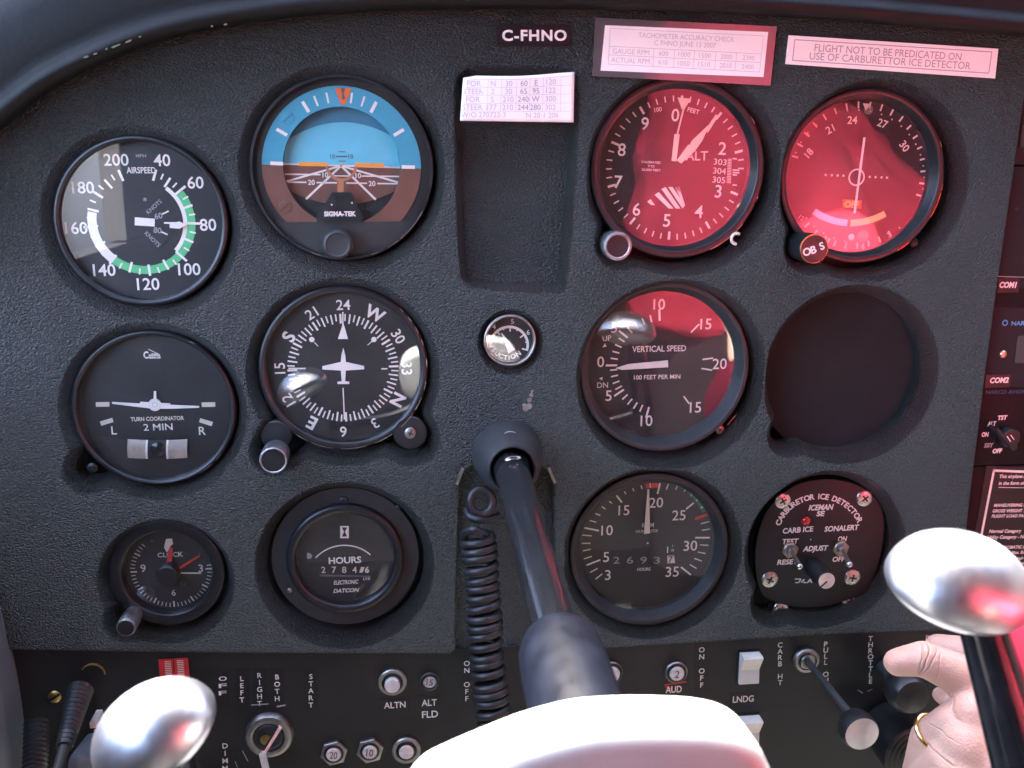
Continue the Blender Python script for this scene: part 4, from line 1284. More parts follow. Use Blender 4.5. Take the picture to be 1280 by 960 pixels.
for i in range(len(arc_p) - 1):
    for j in range(m - 1):
        f.append((i * m + j, i * m + j + 1, (i + 1) * m + j + 1, (i + 1) * m + j))
gs = thing('glareshield', 'padded black glareshield lip arching over the dials', 'glareshield', (0, 0, 0), flat=False)
MB().add((v, f)).build('padded_lip', 'pad', gs, smooth=60)
m_ = MB()
for u, v_, w_, a in ((108, 71, 7, -16), (119, 67, 5, -18), (133, 61, 3, -25), (145, 57.5, 11, -22), (161, 51.5, 8, -20), (175, 46, 3, -20), (265, 33, 3, -10), (282, 30.5, 5, -8)):
    p = P(u, v_, 12.6); k = 0.36
    aa = radians(-a)
    pts = []
    for i in range(10):
        t = 2 * pi * i / 10; e = 0.7 + 0.5 * random.random()
        x, y = w_ * 0.5 * k * cos(t) * e, 1.5 * k * sin(t) * e * 0.8
        pts.append((p.x + x * cos(aa) - y * sin(aa), -12.7, p.z + x * sin(aa) + y * cos(aa)))
    m_ = MB(); m_.add((pts, [tuple(range(10))])); m_.build('scuff', 'scuff', gs, smooth=0)

# ================================================================== LOWER PANEL AND ITS CONTROLS
DS = -3.0
sub = thing('lower_panel', 'dark lower switch panel with white engraved words under the dials', 'switch panel', (0, 0, 0))
pts = ccw([L2(x, y, DS) for x, y in ((-80, 806), (300, 811.5), (560, 811.5), (700, 807), (780, 803), (900, 795), (1050, 787), (1180, 783), (1300, 778), (1330, 1040), (-80, 1040))])
MB().add(slab(pts, DS - 3, DS)).build('face', 'subpanel', sub, smooth=0)
STRIP = [None]
def vtext(s, x, y0, y1, h=9.5, sx=1.0, wide=None, bold=0.01, squash=None):
    n = len(s); ink = MB()
    for i, ch in enumerate(s):
        if ch == ' ': continue
        y = y0 + (y1 - y0) * i / max(1, n - 1)
        p = L2(x, y, DS); k = lens_scale(x, y, DS)
        hh = (squash or h)
        w = None if wide is None else wide * k
        hy = (P(x, y - hh / 2, DS) - P(x, y + hh / 2, DS)).length
        put_text(ink, ch, p[0], p[1], DS + 0.25, hy, w if ch != 'I' else None, 0, bold)
    ink.build('lettering', 'white', STRIP[0] or sub, smooth=0); STRIP[0] = None
def htext(s, x, y, h, w, bold=0.015, rot=0):
    p = L2(x, y, DS); k = lens_scale(x, y, DS)
    ink = MB(); put_text(ink, s, p[0], p[1], DS + 0.25, h * k * 1.06, w * k, rot, bold)
    ink.build('lettering', 'white', STRIP[0] or sub, smooth=0); STRIP[0] = None
def strip(x0, y0, x1, y1):
    q = ccw([L2(a, b, DS) for a, b in ((x0, y0), (x1, y0), (x1, y1), (x0, y1))])
    STRIP[0] = MB().add(slab(q, DS, DS + 0.15)).build('label_strip', 'tape', sub, smooth=0)
strip(272, 842, 287, 876); vtext('OFF', 278.5, 848, 866, 5.4, wide=10)
for word, x, y0, y1 in (('LEFT', 302.5, 848, 874.5), ('RIGHT', 324.5, 844, 879), ('BOTH', 346.5, 846, 873), ('START', 388.7, 845.5, 881)):
    strip(x - 8, 836, x + 9, 888); vtext(word, x, y0, y1, 6.3)
strip(273, 925, 290, 968); vtext('DIMM', 281.5, 932, 960, 6.5)
strip(474, 874, 512, 889); htext('ALTN', 493.5, 881, 8, 27)
strip(522, 870, 552, 901); htext('ALT', 536.5, 878, 8.5, 19); htext('FLD', 537.5, 892.5, 9, 20)
strip(576, 822, 592, 884); vtext('ON OFF', 583.5, 829, 873, 6.4)
strip(868, 806, 887, 866); vtext('ON OFF', 877, 812, 856, 6.4)
htext('AUD', 842, 861.5, 8.5, 20)
strip(911, 866, 947, 881); htext('LNDG', 929, 873.5, 8, 26)
vtext('CARB HT', 975, 806, 853, 6.4); vtext('PULL ON', 1032, 805, 850, 6.4)
vtext('THROTTLE', 1088, 798, 851, 6.4); vtext('PUSH', 1159, 797, 826, 6.4)
m_ = MB()
for a, b, w in (((314, 881), (336, 879.5), 0.6), ((346, 883), (357, 881), 0.9), ((303, 938), (310, 951), 0.5), ((294, 951), (297, 959), 0.4), ((1072, 862), (1078, 866), 0.5), ((1084, 864), (1090, 861), 0.5)):
    m_ = MB(); bar(m_, L2(*a, DS), L2(*b, DS), w, DS + 0.3); m_.build('scratch', 'dim', sub, smooth=0)
m_ = MB()
for a, b, w in (((830, 856), (858, 852), 0.7), ((832, 858), (840, 861), 1.0)):
    bar(m_, L2(*a, DS), L2(*b, DS), w, DS + 0.2)
m_.build('paint_smear_marking', 'red', sub, smooth=0)
for qa, qb in (((905, 882), (1000, 886)), ((395, 958), (560, 958))):
    m_ = MB(); bar(m_, L2(*qa, DS), L2(*qb, DS), 0.4, DS + 0.12); m_.build('seam', 'black', sub, smooth=0)

def at_px(px, py, d):
    return P(px, py, d)
def fixture(name, label, cat, px, py, d=DS, group=None):
    p = P(px, py, d)
    return thing(name, label, cat, (p.x, -d, p.z), group), lens_scale(px, py, d)

# ignition switch and key
root, k = fixture('ignition_switch', 'round key switch with grey metal collar below the word BOTH', 'ignition switch', 337, 917)
MB().add(lathe([(30.5 * k, 0), (30 * k, 2.2), (28 * k, 3.6), (24 * k, 4.2), (20 * k, 3.8), (19.3 * k, 3.0)], 64)).build('collar', 'dull', root)
MB().add(solid([(18.6 * k, 0), (18.6 * k, 3.4), (17.6 * k, 4.2), (14.5 * k, 4.4), (14 * k, 3.4), (0.1, 3.4)], 48)).build('lock_cylinder', 'bezel_grey', root)
m_ = MB(); m_.add(solid([(0.1, 3.5), (7 * k, 3.5), (7 * k, 3.9), (0.1, 4.4)], 24), (-1.6, -1.2, 0)); m_.build('lock_core', 'brass', root)
MB().add(lathe([(19.2 * k, 3.1), (18.9 * k, 3.3), (18.5 * k, 3.1)], 48)).build('cylinder_ring', 'silver', root)
a, b, c_ = P(345, 917, 4), P(328, 943, 14), P(338, 985, 16)
key = thing('ignition_key', 'silver key pushed into the round key switch', 'key', a, flat=False)
dirv = (b - a).normalized(); sidev = Vector((0, -1, 0)).cross(dirv).normalized()
def blade(p, q, w, th, mb):
    t = (q - p).normalized(); s_ = Vector((0, -1, 0)).cross(t).normalized(); u_ = t.cross(s_)
    vs = []
    for e in (p, q):
        for sx_, sy_ in ((-1, -1), (1, -1), (1, 1), (-1, 1)):
            vs.append(e + s_ * w / 2 * sx_ + u_ * th / 2 * sy_ - a)
    mb.add((vs, [(0, 1, 2, 3), (4, 5, 6, 7), (0, 1, 5, 4), (1, 2, 6, 5), (2, 3, 7, 6), (3, 0, 4, 7)]))
m_ = MB(); blade(P(350, 908, 3), b, 2.0, 2.2, m_); m_.build('blade', 'key', key)
m_ = MB(); blade(P(347, 908, 4.2), P(329, 938, 14.2), 0.5, 2.6, m_); m_.build('blade_groove', 'black', key)
m_ = MB(); blade(b + Vector((0, 0, 0.5)), c_, 3.2, 1.6, m_); m_.build('key_bow', 'key', key)

# circuit breakers
def breaker_parts(root, k, ring, hexa, button, text, prot=3.0):
    if hexa:
        hx = [(ring * k * cos(radians(60 * i + 12)), ring * k * sin(radians(60 * i + 12))) for i in range(6)]
        MB().add(pillow(hx, 0, 2.2, 0.5, 3)).build('hex_nut', 'dull', root, smooth=25)
    else:
        MB().add(lathe([(ring * k, 0), (ring * k, 1.4), (ring * k * 0.93, 2.0), (ring * k * 0.74, 2.0), (ring * k * 0.70, 1.2), (ring * k * 0.6, 1.0)], 40)).build('collar', 'dull', root)
    MB().add(lathe([(button * k * 1.35, 0), (button * k * 1.35, 2.6), (button * k * 1.1, 2.9), (button * k * 1.05, 1.5)], 40)).build('sleeve', 'black', root)
    bt = MB().add(solid([(button * k, 0), (button * k, prot), (button * k * 0.9, prot + 0.4), (0.05, prot + 0.45)], 32)).build('button', 'breaker', root)
    if text:
        m_ = MB(); put_text(m_, text, 0, 0, prot + 0.5, button * k * 1.05, button * k * (1.0 if len(text) > 1 else 0.6), 8, 0.02)
        m_.build('button_lettering', 'inkdark', bt, smooth=0)
GRP = 'round push circuit breakers on the lower panel'
for nm, lab, px, py, ring, hx, bt, tx, pr in (
    ('circuit_breaker', 'breaker with wide worn ring above the word ALTN', 490.5, 851.5, 18, False, 9.5, '', 5.0),
    ('circuit_breaker', 'breaker with thin pale ring above the letters ALT FLD', 537, 850.5, 11.5, False, 8.2, '15', 1.6),
    ('circuit_breaker', 'hex-nut breaker numbered 20 in the bottom row', 417.5, 939.5, 17.5, True, 9.2, '20', 3.0),
    ('circuit_breaker', 'hex-nut breaker numbered 10 in the bottom row', 462.5, 936.5, 17.5, True, 9.0, '10', 3.0),
    ('circuit_breaker', 'round-collared bottom-row breaker next to the white yoke hub', 508, 936.5, 18, False, 9.4, '', 3.0),
    ('circuit_breaker', 'breaker half hidden behind the dark yoke collar', 763, 840, 15, False, 10.5, '', 3.0),
    ('circuit_breaker', 'white breaker numbered 2 above the letters AUD', 844.5, 839, 14, False, 9.0, '2', 3.0)):
    root, k = fixture(nm, lab, 'circuit breaker', px, py, DS, GRP)
    breaker_parts(root, k, ring, hx, bt, tx, pr)
# rocker switches
def rocker(label, px, py, h_vis):
    root, k = fixture('rocker_switch', label, 'rocker switch', px, py, DS, 'white rocker switches by the yoke hub')
    w, h = 24 * k, 40 * k
    MB().add(slab(rect(w + 1.2, h + 1.2), 0, 0.8)).build('switch_frame', 'black', root, smooth=0)
    v = []
    prof_ = [(h / 2, 0.5), (h / 2, 7.2), (h / 2 - 0.8, 7.8), (0.3, 3.2), (-0.6, 2.8), (-h / 2 + 0.5, 3.4), (-h / 2, 2.8), (-h / 2, 0.5)]
    rings = [[(sx_ * w / 2, y_, z_) for y_, z_ in prof_] for sx_ in (-1, -0.97, 0.97, 1)]
    vs, fs = loft([[(p[0], p[1], p[2]) for p in r] for r in rings], True, True)
    MB().add((vs, fs)).build('rocker', 'rocker', root, smooth=20)
rocker('white rocker switch above the letters LNDG', 935, 833, 40)
rocker('white rocker switch mostly hidden behind the white yoke hub', 935, 912, 40)

# carburettor heat control: bushing, rod, knob
root, k = fixture('carburettor_heat_control', 'pull control with bare rod and silver-faced black knob', 'pull control', 1007, 824)
MB().add(lathe([(16 * k, 0), (16 * k, 1.6), (14.5 * k, 2.6), (11.5 * k, 2.8), (11 * k, 1.5), (9.2 * k, 1.2), (9 * k, 3.4), (8 * k, 3.8), (4.4 * k, 3.6), (4 * k, 2)], 48)).build('bushing', 'dull', root)
o0 = P(1007, 824, DS); o0 = Vector((o0.x, 0, o0.z))
MB().add(solid([(1.9, 0), (1.9, 56), (1.8, 56.2)], 24)).build('rod', 'bezel_grey', root)
KD = 62
kr = 20.5 * lens_scale(1078, 918, KD)
q = P(1078, 918, KD) - o0
kb = MB().add(solid([(2.4, 50), (3.4, 51), (kr * 0.7, 53), (kr * 0.98, 55), (kr * 1.08, 58), (kr * 1.08, KD - 2 + 3), (kr * 1.03, KD + 2.6), (0.05, KD + 2.6)], 48), (q.x, q.z, 0)).build('knob', 'black', root)
fc = MB().add(lathe([(kr, 0.0), (kr * 0.5, 0.25), (0.02, 0.4)], 64)).build('knob_face', 'spun', kb); fc.location = Vector((q.x, q.z, KD + 2.7)) * 0.001

# throttle: friction collar with concentric ribs, and the knob under the fingers
root, k = fixture('mixture_control_knob', 'black round ribbed knob below the throttle', 'control knob', 1110, 905, DS)
q = Vector((0, 0, 0))
pr = [(15, 0), (15, 30)]
R_ = 39 * lens_scale(1122, 918, 30)
for i in range(12):
    r = R_ * (1 - i / 13.0); pr += [(r, 31 + 0.6 * (i % 2))]
pr += [(0.05, 31)]
pr[0] = (R_ * 0.9, 2); pr[1] = (R_, 30)
MB().add(solid(pr, 56)).build('ribbed_knob', 'black', root)
root, k = fixture('throttle_control', 'black push-pull throttle knob gripped by the hand', 'throttle', 1104, 833, DS)
o0 = P(1101, 829, DS); q = Vector((0, 0, 0))
MB().add(solid([(4.0, 0), (4.0, 22)], 24)).build('rod', 'bezel_grey', root)
MB().add(solid([(4, 16), (7, 17), (10.2, 20), (11.2, 25), (10.8, 30), (9, 33), (5, 34.2), (0.05, 34.5)], 48)).build('knob', 'black', root)

# red embossed tags on the left
root, k = fixture('red_label_tag', 'two short red ribbed label strips behind the tilted yoke cap', 'label tag', 218, 838, DS)
m_ = MB()
for s_ in (-1, 1):
    m_.add(slab(rect(18 * k, 34 * k), 0, 0.6), (s_ * 9.5 * k, 0, 0))
    for i in range(12):
        m_.add(slab(rect(8 * k, 0.8 * k), 0.6, 0.8), (s_ * 9.5 * k + (2.5 if s_ < 0 else -1.0) * k, (14 - 2.5 * i) * k, 0), 1)
o = MB(); o.v, o.f = m_.v, m_.f; o.build_multi('label_tape', ['redtape', 'cream'], root, m_.mi)

# ribbed cable boots at the lower left
def boot(label, p0, p1, r0, r1, nr, rod):
    a, b = P(*p0), P(*p1)
    root = thing('cable_boot', label, 'cable boot', a, (GB), flat=False)
    path, rad = [], []
    for i in range(nr * 4 + 1):
        t = i / (nr * 4); path.append((b - a) * t)
        rad.append((r0 + (r1 - r0) * t) * (1 + 0.09 * sin(2 * pi * i / 4)))
    MB().add(tube(path, rad, 28)).build('ribbed_sleeve', 'rubber', root, smooth=60)
    if rod: MB().add(tube([(b - a) * 0.98, (b - a) * 1.7], rod, 16)).build('cable_rod', 'bezel_grey', root)
GB = 'ribbed rubber cable boots low on the left'
boot('ribbed rubber boot tapering to a rod beside the tilted yoke cap', (100, 862, 6), (80, 934, 40), 6.0, 3.6, 14, 2.4)
boot('lower ribbed rubber boot against the grey side trim', (46, 903, 10), (42, 1000, 40), 5.6, 5.2, 16, 0)
root, k = fixture('brass_ring_nut', 'brass rim of a hidden nut above the taller ribbed boot', 'ring nut', 117, 842, DS)
MB().add(tube([(15 * k * sin(radians(t)), 15 * k * cos(radians(t)), 1.0) for t in range(-60, 100, 8)], [0.25 + 0.35 * sin(pi * i / 20) for i in range(20)], 8)).build('ring', 'brass', root)
root, k = fixture('small_brass_screw', 'small brass screw head beside the ribbed boot', 'screw', 68, 871, DS)
m_ = screw_mesh(3.4, 1.4, 'slot', 30); o = MB(); o.v, o.f = m_.v, m_.f; o.build_multi('screw_head', ['brass', 'black'], root, m_.mi)
root, k = fixture('square_indicator_button', 'small white square button beside the tilted yoke cap', 'button', 116, 907, 10)
MB().add(pillow(rrect(8.5 * k, 8.5 * k, 1 * k), -12, 0, 0.5)).build('button', 'breaker', root)
root, k = fixture('round_grey_knob', 'round grey knob cut by the frame beneath the square button', 'knob', 100, 958, 20)
MB().add(solid([(12 * k, -22), (17 * k, -4), (15 * k, 0), (8 * k, 1.6), (0.05, 2)], 40)).build('knob', 'trim', root)

# grey side trim at the left edge
sd_ = [(-140, 690), (-40, 690), (-6, 715), (3, 745), (14, 800), (24, 850), (31, 900), (37, 960), (42, 1020), (-140, 1020)]
a = MB().add(pillow([L2(x, y, -4) for x, y in [tuple((q.x, q.y)) for q in spline([(*p, 0) for p in sd_], 4)]], -10, 24, 9, 8)).build('side_trim', 'trim', None, smooth=60)
a.matrix_world = FLAT_TO_PANEL
tag(a, 'smooth grey plastic side trim curving down at the panel edge', 'side trim')

# ================================================================== RADIO STACK
DR = -5.0
def radio(name, label, cat, y0, y1, mat_, x0=1216, x1=1400, d=DR):
    ctr = P(1262, (y0 + y1) / 2, d)
    root = thing(name, label, cat, (ctr.x, 0, ctr.z))
    o = Vector((ctr.x, 0, ctr.z))
    zt, zb_ = P(1262, y0, d).z, P(1262, y1, d).z
    xl, xr_ = P(x0, (y0 + y1) / 2, d).x, P(x1, 300, d).x
    q = [(xl - o.x, zb_ - o.z), (xr_ - o.x, zb_ - o.z), (xr_ - o.x, zt - o.z), (xl - o.x, zt - o.z)]
    MB().add(pillow(q, d - 12, d, 0.5, 3)).build('face_plate', mat_, root, smooth=30)
    def at(px, py, dd=d):
        p = P(px, py, dd) - o; return Vector((p.x, p.z))
    return root, at
# dark plate added behind the units, blocks sky light in the gaps
pr_ = ccw([L2(x, y, -19) for x, y in ((1216, 30), (1420, 30), (1400, 700), (1190, 700))])
a = MB().add(slab(pr_, -22, -19)).build('radio_gap_plate', 'dial', None, smooth=0); a.matrix_world = FLAT_TO_PANEL
tag(a, 'black rack plate showing in the gaps between the radio units', 'radio rack')
root, at = radio('upper_radio_unit', 'topmost dark radio face beside the panel corner', 'radio', 40, 206, 'radio')
m_ = MB(); put_text(m_, 'TEL', *at(1283, 46), DR + 0.1, 2.8, None, 0, 0.03, align='l'); m_.build('lettering', 'white', root, smooth=0)
m_ = MB(); p = at(1286, 170); m_.add(slab(rect(9, 11), DR, DR + 0.6), (p.x, p.y, 0)); m_.build('display_window', 'lcd', root, smooth=0)
root, at = radio('com_radio', 'brownish radio face labelled COM1 with one tiny hole', 'radio', 208, 372, 'radio')
m_ = MB(); p = at(1271, 261); m_.add(disc(0.9, DR + 0.06, 20), (p.x, p.y, 0)); m_.build('hole_marking', 'tape', root, smooth=0)
m_ = MB(); p = at(1260, 357); m_.add(slab(rect(11.5, 7.2), DR, DR + 0.4), (p.x, p.y, 0)); m_.build('label_strip', 'tape', root, smooth=0)
m_ = MB(); put_text(m_, 'COM1', *at(1259.5, 356), DR + 0.5, 2.9, 9.4, 1, 0.05, shear=0.15); m_.build('lettering', 'white', root, smooth=0)
m_ = MB(); bar(m_, at(1225, 345), at(1300, 347), 0.35, DR + 0.07); m_.build('seam_marking', 'dim', root, smooth=0)
root, at = radio('com_radio', 'grey radio face labelled COM2 with copper pin and blue print', 'radio', 374, 488, 'radio', x0=1212)
for qa, qb, w in (((1228, 371), (1310, 373), 10), ((1215, 487.5), (1310, 490), 4.6)):
    m_ = MB(); bar(m_, at(*qa), at(*qb), w, DR + 0.15); m_.build('dark_strip', 'radio_dark', root, smooth=0)
m_ = MB(); arc_band(m_, at(1256, 403.5), 1.0, 1.6, 0, 360, DR + 0.25, n=24); put_text(m_, 'NAR', *at(1264, 404), DR + 0.25, 2.2, None, 1, 0.03, align='l', sx=1.2); m_.build('blue_lettering', 'blueprint', root, smooth=0)
m_ = MB(); put_text(m_, 'NARCO AVIONICS', *at(1232, 490), DR + 0.3, 1.9, None, 1, 0.03, align='l', sx=1.25); m_.build('dull_lettering', 'bluedim', root, smooth=0)
m_ = MB(); p = at(1253.5, 442.5); m_.add(solid([(1.9, DR), (1.9, DR + 0.7), (1.3, DR + 1.3), (0.05, DR + 1.5)], 24), (p.x, p.y, 0)); m_.build('copper_pin', 'copper', root)
m_ = MB(); p = at(1300, 436); m_.add(slab(rrect(27, 14.5, 0.8), DR, DR + 0.35), (p.x, p.y, 0)); m_.build('display_window', 'lcd', root, smooth=0)
m_ = MB(); p = at(1247, 476); m_.add(slab(rect(14, 7.0), DR, DR + 0.4), (p.x, p.y, 0)); m_.build('label_strip', 'tape', root, smooth=0)
m_ = MB(); put_text(m_, 'COM2', *at(1248.5, 475), DR + 0.5, 2.8, 10.4, 0, 0.05, shear=0.15); m_.build('lettering', 'white', root, smooth=0)
root, at = radio('transponder', 'black unit with pointed selector knob and white mode words', 'transponder', 489, 581, 'radio_dark', x0=1203)
m_ = MB()
for s, x, y, w in (('TST', 1253, 522, 14.5), ('ALT', 1239.5, 529.5, 13.5), ('ON', 1231.3, 543, 10.5), ('SBY', 1236, 556.5, 15), ('OFF', 1246.5, 563.5, 14.5)):
    put_text(m_, s, *at(x, y), DR + 0.2, 2.35, w * 0.375, -1, 0.05, shear=0.15, m=1 if s in ('SBY',) else 0)
m_.build('lettering', ['white', 'dim'], root, smooth=0)
p = at(1258, 545)
kb = MB().add(solid([(5.2, DR), (5.2, DR + 4), (4.6, DR + 5), (0.05, DR + 5.2)], 36), (p.x, p.y, 0)).build('selector_knob', 'black', root)
a_, b_ = at(1245, 535, DR + 9), at(1268, 560, DR + 9)
m_ = MB()
t_ = (b_ - a_).normalized(); n_ = Vector((-t_.y, t_.x))
m_.add(pillow([a_ - n_ * 0.7, b_ - n_ * 1.7, b_ + t_ * 1.0, b_ + n_ * 1.7, a_ + n_ * 0.7], DR + 3, DR + 10, 0.5, 3)); m_.build('knob_pointer', 'black', kb, smooth=30)
m_ = MB(); bar(m_, at(1258.5, 545, DR + 10), at(1263, 552, DR + 10), 0.5, DR + 10.2); bar(m_, at(1263, 543.5, DR + 10), at(1267.5, 549.5, DR + 10), 0.4, DR + 10.2); m_.build('knob_line_marking', 'white', kb, smooth=0)
root, at = radio('placard_holder', 'black metal panel behind the operating limits placard', 'panel', 582, 840, 'radio_dark', x0=1186, d=DR - 0.3)
m_ = screw_mesh(2.0, 0.9, 'slot', 30); p = at(1201, 645, DR); o = MB().add((m_.v, m_.f), (p.x, p.y, DR)); o.build_multi('screw', ['silver', 'black'], root, m_.mi)
# operating limits placard
tl, bl = P(1241, 586.5, DR), P(1221, 690, DR)
ctr = P(1270, 640, DR); root = thing('operating_limits_placard', 'black placard in fine white print inside a white border', 'placard', (ctr.x, 0, ctr.z)); o0 = Vector((ctr.x, 0, ctr.z))
def at(px, py): p = P(px, py, DR) - o0; return Vector((p.x, p.z))
q = ccw([at(1233, 582), at(1430, 590), at(1420, 780), at(1198, 780)])
MB().add(slab(q, DR - 0.2, DR + 0.1)).build('plate', 'tape', root, smooth=0)
m_ = MB()
bar(m_, at(1241, 588), at(1420, 595), 1.3, DR + 0.2); bar(m_, at(1242.5, 586.3), at(1209, 760), 1.3, DR + 0.2); m_.build('border_marking', 'white', root, smooth=0)
m_ = MB(); bar(m_, at(1236.5, 583), at(1200, 770), 0.5, DR + 0.2); m_.build('outer_line_marking', 'bezel_grey', root, smooth=0)
m_ = MB()
for s, x, y, h in (('This airplane must be', 1249, 596, 1.9), ('in the form of placards', 1248, 604.5, 1.9), ('MANEUVERING SPEED', 1242, 631.5, 1.75), ('GROSS WEIGHT 1600', 1240.5, 638.5, 1.75), ('FLIGHT LOAD FACTOR', 1239.3, 645, 1.75),
                  ('Normal Category', 1236, 664.5, 1.9), ('Utility Category - No', 1234, 672, 1.9), ('ACROBATIC MANEUVERS', 1248, 684, 1.75), ('Max. Entry', 1264, 691, 1.75), ('122 mph', 1262, 698, 1.7), ('122 mph', 1264, 704.5, 1.7)):
    p = at(x, y)
    put_text(m_, s, p.x, p.y, DR + 0.25, h, None, 1.5, 0.025, shear=0.2, align='l', sx=0.98)
bar(m_, at(1248, 609), at(1300, 610), 0.3, DR + 0.2)
m_.build('lettering', 'white', root, smooth=0)

# ================================================================== CONTROL YOKE
ax = P(634, 568, 0)
yk = thing('control_yoke', 'white control yoke with black shaft and polished horn caps', 'control yoke', (ax.x, 0, ax.z))
ox, oz = ax.x, ax.z
def yl(px, py, d):
    p = P(px, py, d); return Vector((p.x - ox, p.z - oz, d))
R44 = 43 * lens_scale(634, 568, 0)
bell = MB().add(lathe([(R44 + 0.6, -4), (R44 + 0.3, 2), (R44, 5), (R44 - 0.8, 10), (R44 - 2.4, 17), (R44 - 4.3, 22.5), (R44 - 5.2, 24.6), (R44 - 6.0, 25), (R44 - 6.8, 24.4), (R44 - 7.2, 20), (R44 - 7.2, 0)], 72)).build('shaft_bearing', 'bezel_grey', yk)
p = yl(638, 546, 16)
m_ = MB().add(ellipsoid(2.9, 1.2, 1.5, 24, 12), (p.x, p.y, 15)); m_.build('set_screw_hole', 'black', bell)
MB().add(tube([(p.x + 3.0 * cos(t), p.y + 0.6 + 1.5 * sin(t), 15.2 - 0.9 * sin(t)) for t in [2 * pi * i / 24 for i in range(25)]], 0.28, 8)).build('hole_rim', 'dull', bell)
axis_end = P(715, 868, 212); AXT = Vector((axis_end.x - ox, axis_end.z - oz, 212))
def shear(prof, n=48, cap=True):
    """Turned profile whose axis leans slightly off the panel's perpendicular."""
    v, f = solid(prof, n) if cap else lathe(prof, n)
    return [(p[0] + AXT.x * p[2] / 212, p[1] + AXT.y * p[2] / 212, p[2]) for p in v], f
sh = MB().add(shear([(9.0, -6), (9.0, 24), (8.6, 26), (8.3, 30), (7.9, 60), (7.6, 110), (7.3, 200)], 48)).build('shaft', 'gloss', yk)
th = []
p = yl(640, 595, 30)
for i in range(29):
    t = 2 * pi * i / 28
    x = p.x + 3.6 * cos(t); zz = 33.5 + 2.3 * sin(t) * (1 if sin(t) > 0 else 0.55)
    th.append((x, sqrt(max(0.1, 8.55 ** 2 - x * x)), zz))
MB().add(tube(th, 0.42, 8)).build('shaft_hole_rim', 'silver', sh)
MB().add(shear([(7.4, 183), (10.4, 184), (12.4, 186), (13.4, 189), (13.7, 196), (14.0, 258)], 56)).build('collar', 'collar_blue', yk)
# hub
HB = 252
hp = [(500, 985), (510, 958), (529, 936), (560, 920), (600, 903), (649, 884), (705, 869), (750, 864), (800, 863), (855, 865), (892, 872), (917, 887), (934, 917), (952, 958), (962, 1000), (968, 1060), (700, 1110), (520, 1080)]
hq = [Vector((yl(q.x, q.y, HB).x, yl(q.x, q.y, HB).y)) for q in spline([(*p, 0) for p in hp + hp[:1]], 4)[:-1]]
hq = [tuple(q) for q in hq]
hq = ccw(hq)
rings = []
for t in [pi / 2 * i / 6 for i in range(7)]:
    rings.append([(x, y, HB + 5 * (1 - sin(t))) for x, y in offset(hq, -5 * (1 - cos(t)) * 0.0 - 2.5 * (cos(t)))])
rings = [[(x, y, HB) for x, y in offset(hq, -3.5)], [(x, y, HB + 0.5) for x, y in offset(hq, -1.6)], [(x, y, HB + 2) for x, y in offset(hq, -0.4)], [(x, y, HB + 4) for x, y in hq],
         [(x, y, HB + 14) for x, y in offset(hq, 0.4)]]
for i in range(1, 6):
    t = pi / 2 * i / 5
    rings.append([(x, y, HB + 14 + 6 * sin(t)) for x, y in offset(hq, 0.4 - 5 * (1 - cos(t)))])
MB().add(loft(rings, True, True)).build('hub', 'hub', yk, smooth=50)
# horns: arms below the frame, dark necks, polished caps
def horn(capc, rx, ry, rz, tilt, lean, neck_end, nr0, nr1, d, neck):
    c0 = yl(*capc, d); n0 = yl(*neck, d)
    ne = yl(*neck_end)
    MB().add(tube([n0, n0.lerp(ne, 0.35), n0.lerp(ne, 0.7), ne], [nr0 * 0.9, nr0, (nr0 + nr1) / 2, nr1], 28)).build('horn_grip', 'gloss', yk)
    R_ = Matrix.Rotation(radians(tilt), 3, 'Z') @ Matrix.Rotation(radians(lean), 3, 'X')
    k = lens_scale(*capc, d)
    v, f = ellipsoid(rx * k, rz * k, ry * k, 56, 32)
    vv = []
    for p in v:      # flatten the underside
        y = p[1] if p[1] > 0 else p[1] * 0.55
        vv.append((p[0], y, p[2]))
    cap = MB().add((vv, f), c0, 0, R_).build('horn_cap', 'chrome', yk, smooth=80)
    v, f = lathe([(1.0 * rx * k * 0.985, -0.6), (rx * k * 1.01, 0.0), (rx * k * 0.985, 0.6)], 56)
    return cap, ne
_, nl = horn((196, 918), 86, 70, 66, 30, 18, (225, 1110, 235), 9.6, 12, 212, (200, 930))
_, nrr = horn((1196, 732), 86, 74, 62, -8, 18, (1300, 1040, 235), 7.4, 9.3, 212, (1220, 752))
hub_c = Vector((yl(730, 1000, HB).x, yl(730, 1000, HB).y - 8, HB + 14))
MB().add(tube(spline([nl, (nl + hub_c) / 2 + Vector((0, -12, 0)), hub_c], 8), 9, 20)).build('arm', 'gloss', yk)
MB().add(tube(spline([nrr, (nrr + hub_c) / 2 + Vector((12, -24, 0)), hub_c], 8), 9, 20)).build('arm', 'gloss', yk)

# coiled cord beside the shaft
a, b = P(597, 668, 13), P(618, 930, 34)
cord = thing('coiled_cord', 'black coiled cord hanging beside the yoke shaft', 'cord', a, flat=False)
axd = (b - a); t_ = axd.normalized(); u_ = Vector((0, 1, 0)); u_ = (u_ - t_ * u_.dot(t_)).normalized(); w_ = t_.cross(u_)
path = []
NT = 22
for i in range(NT * 20 + 1):
    f_ = i / (NT * 20.0); f_ += 0.006 * sin(f_ * 37) + 0.004 * sin(f_ * 91); an = 2 * pi * i / 20
    r = 6.9 + 0.3 * f_ + 0.35 * sin(i * 0.043) + 0.2 * sin(i * 0.011)
    path.append(axd * f_ + (u_ * cos(an) + w_ * sin(an)) * r + Vector((0.4 * sin(f_ * 9), 0, 0)))
MB().add(tube(path, 2.05, 10)).build('coil', 'rubber', cord, smooth=60)
lead = spline([P(603, 668, 20) - a, P(592, 662, 20) - a, P(580, 668, 15) - a, P(583, 684, 10) - a], 8)
MB().add(tube(lead, 2.0, 12)).build('lead', 'rubber', cord, smooth=60)
ga = P(602, 627, 8)
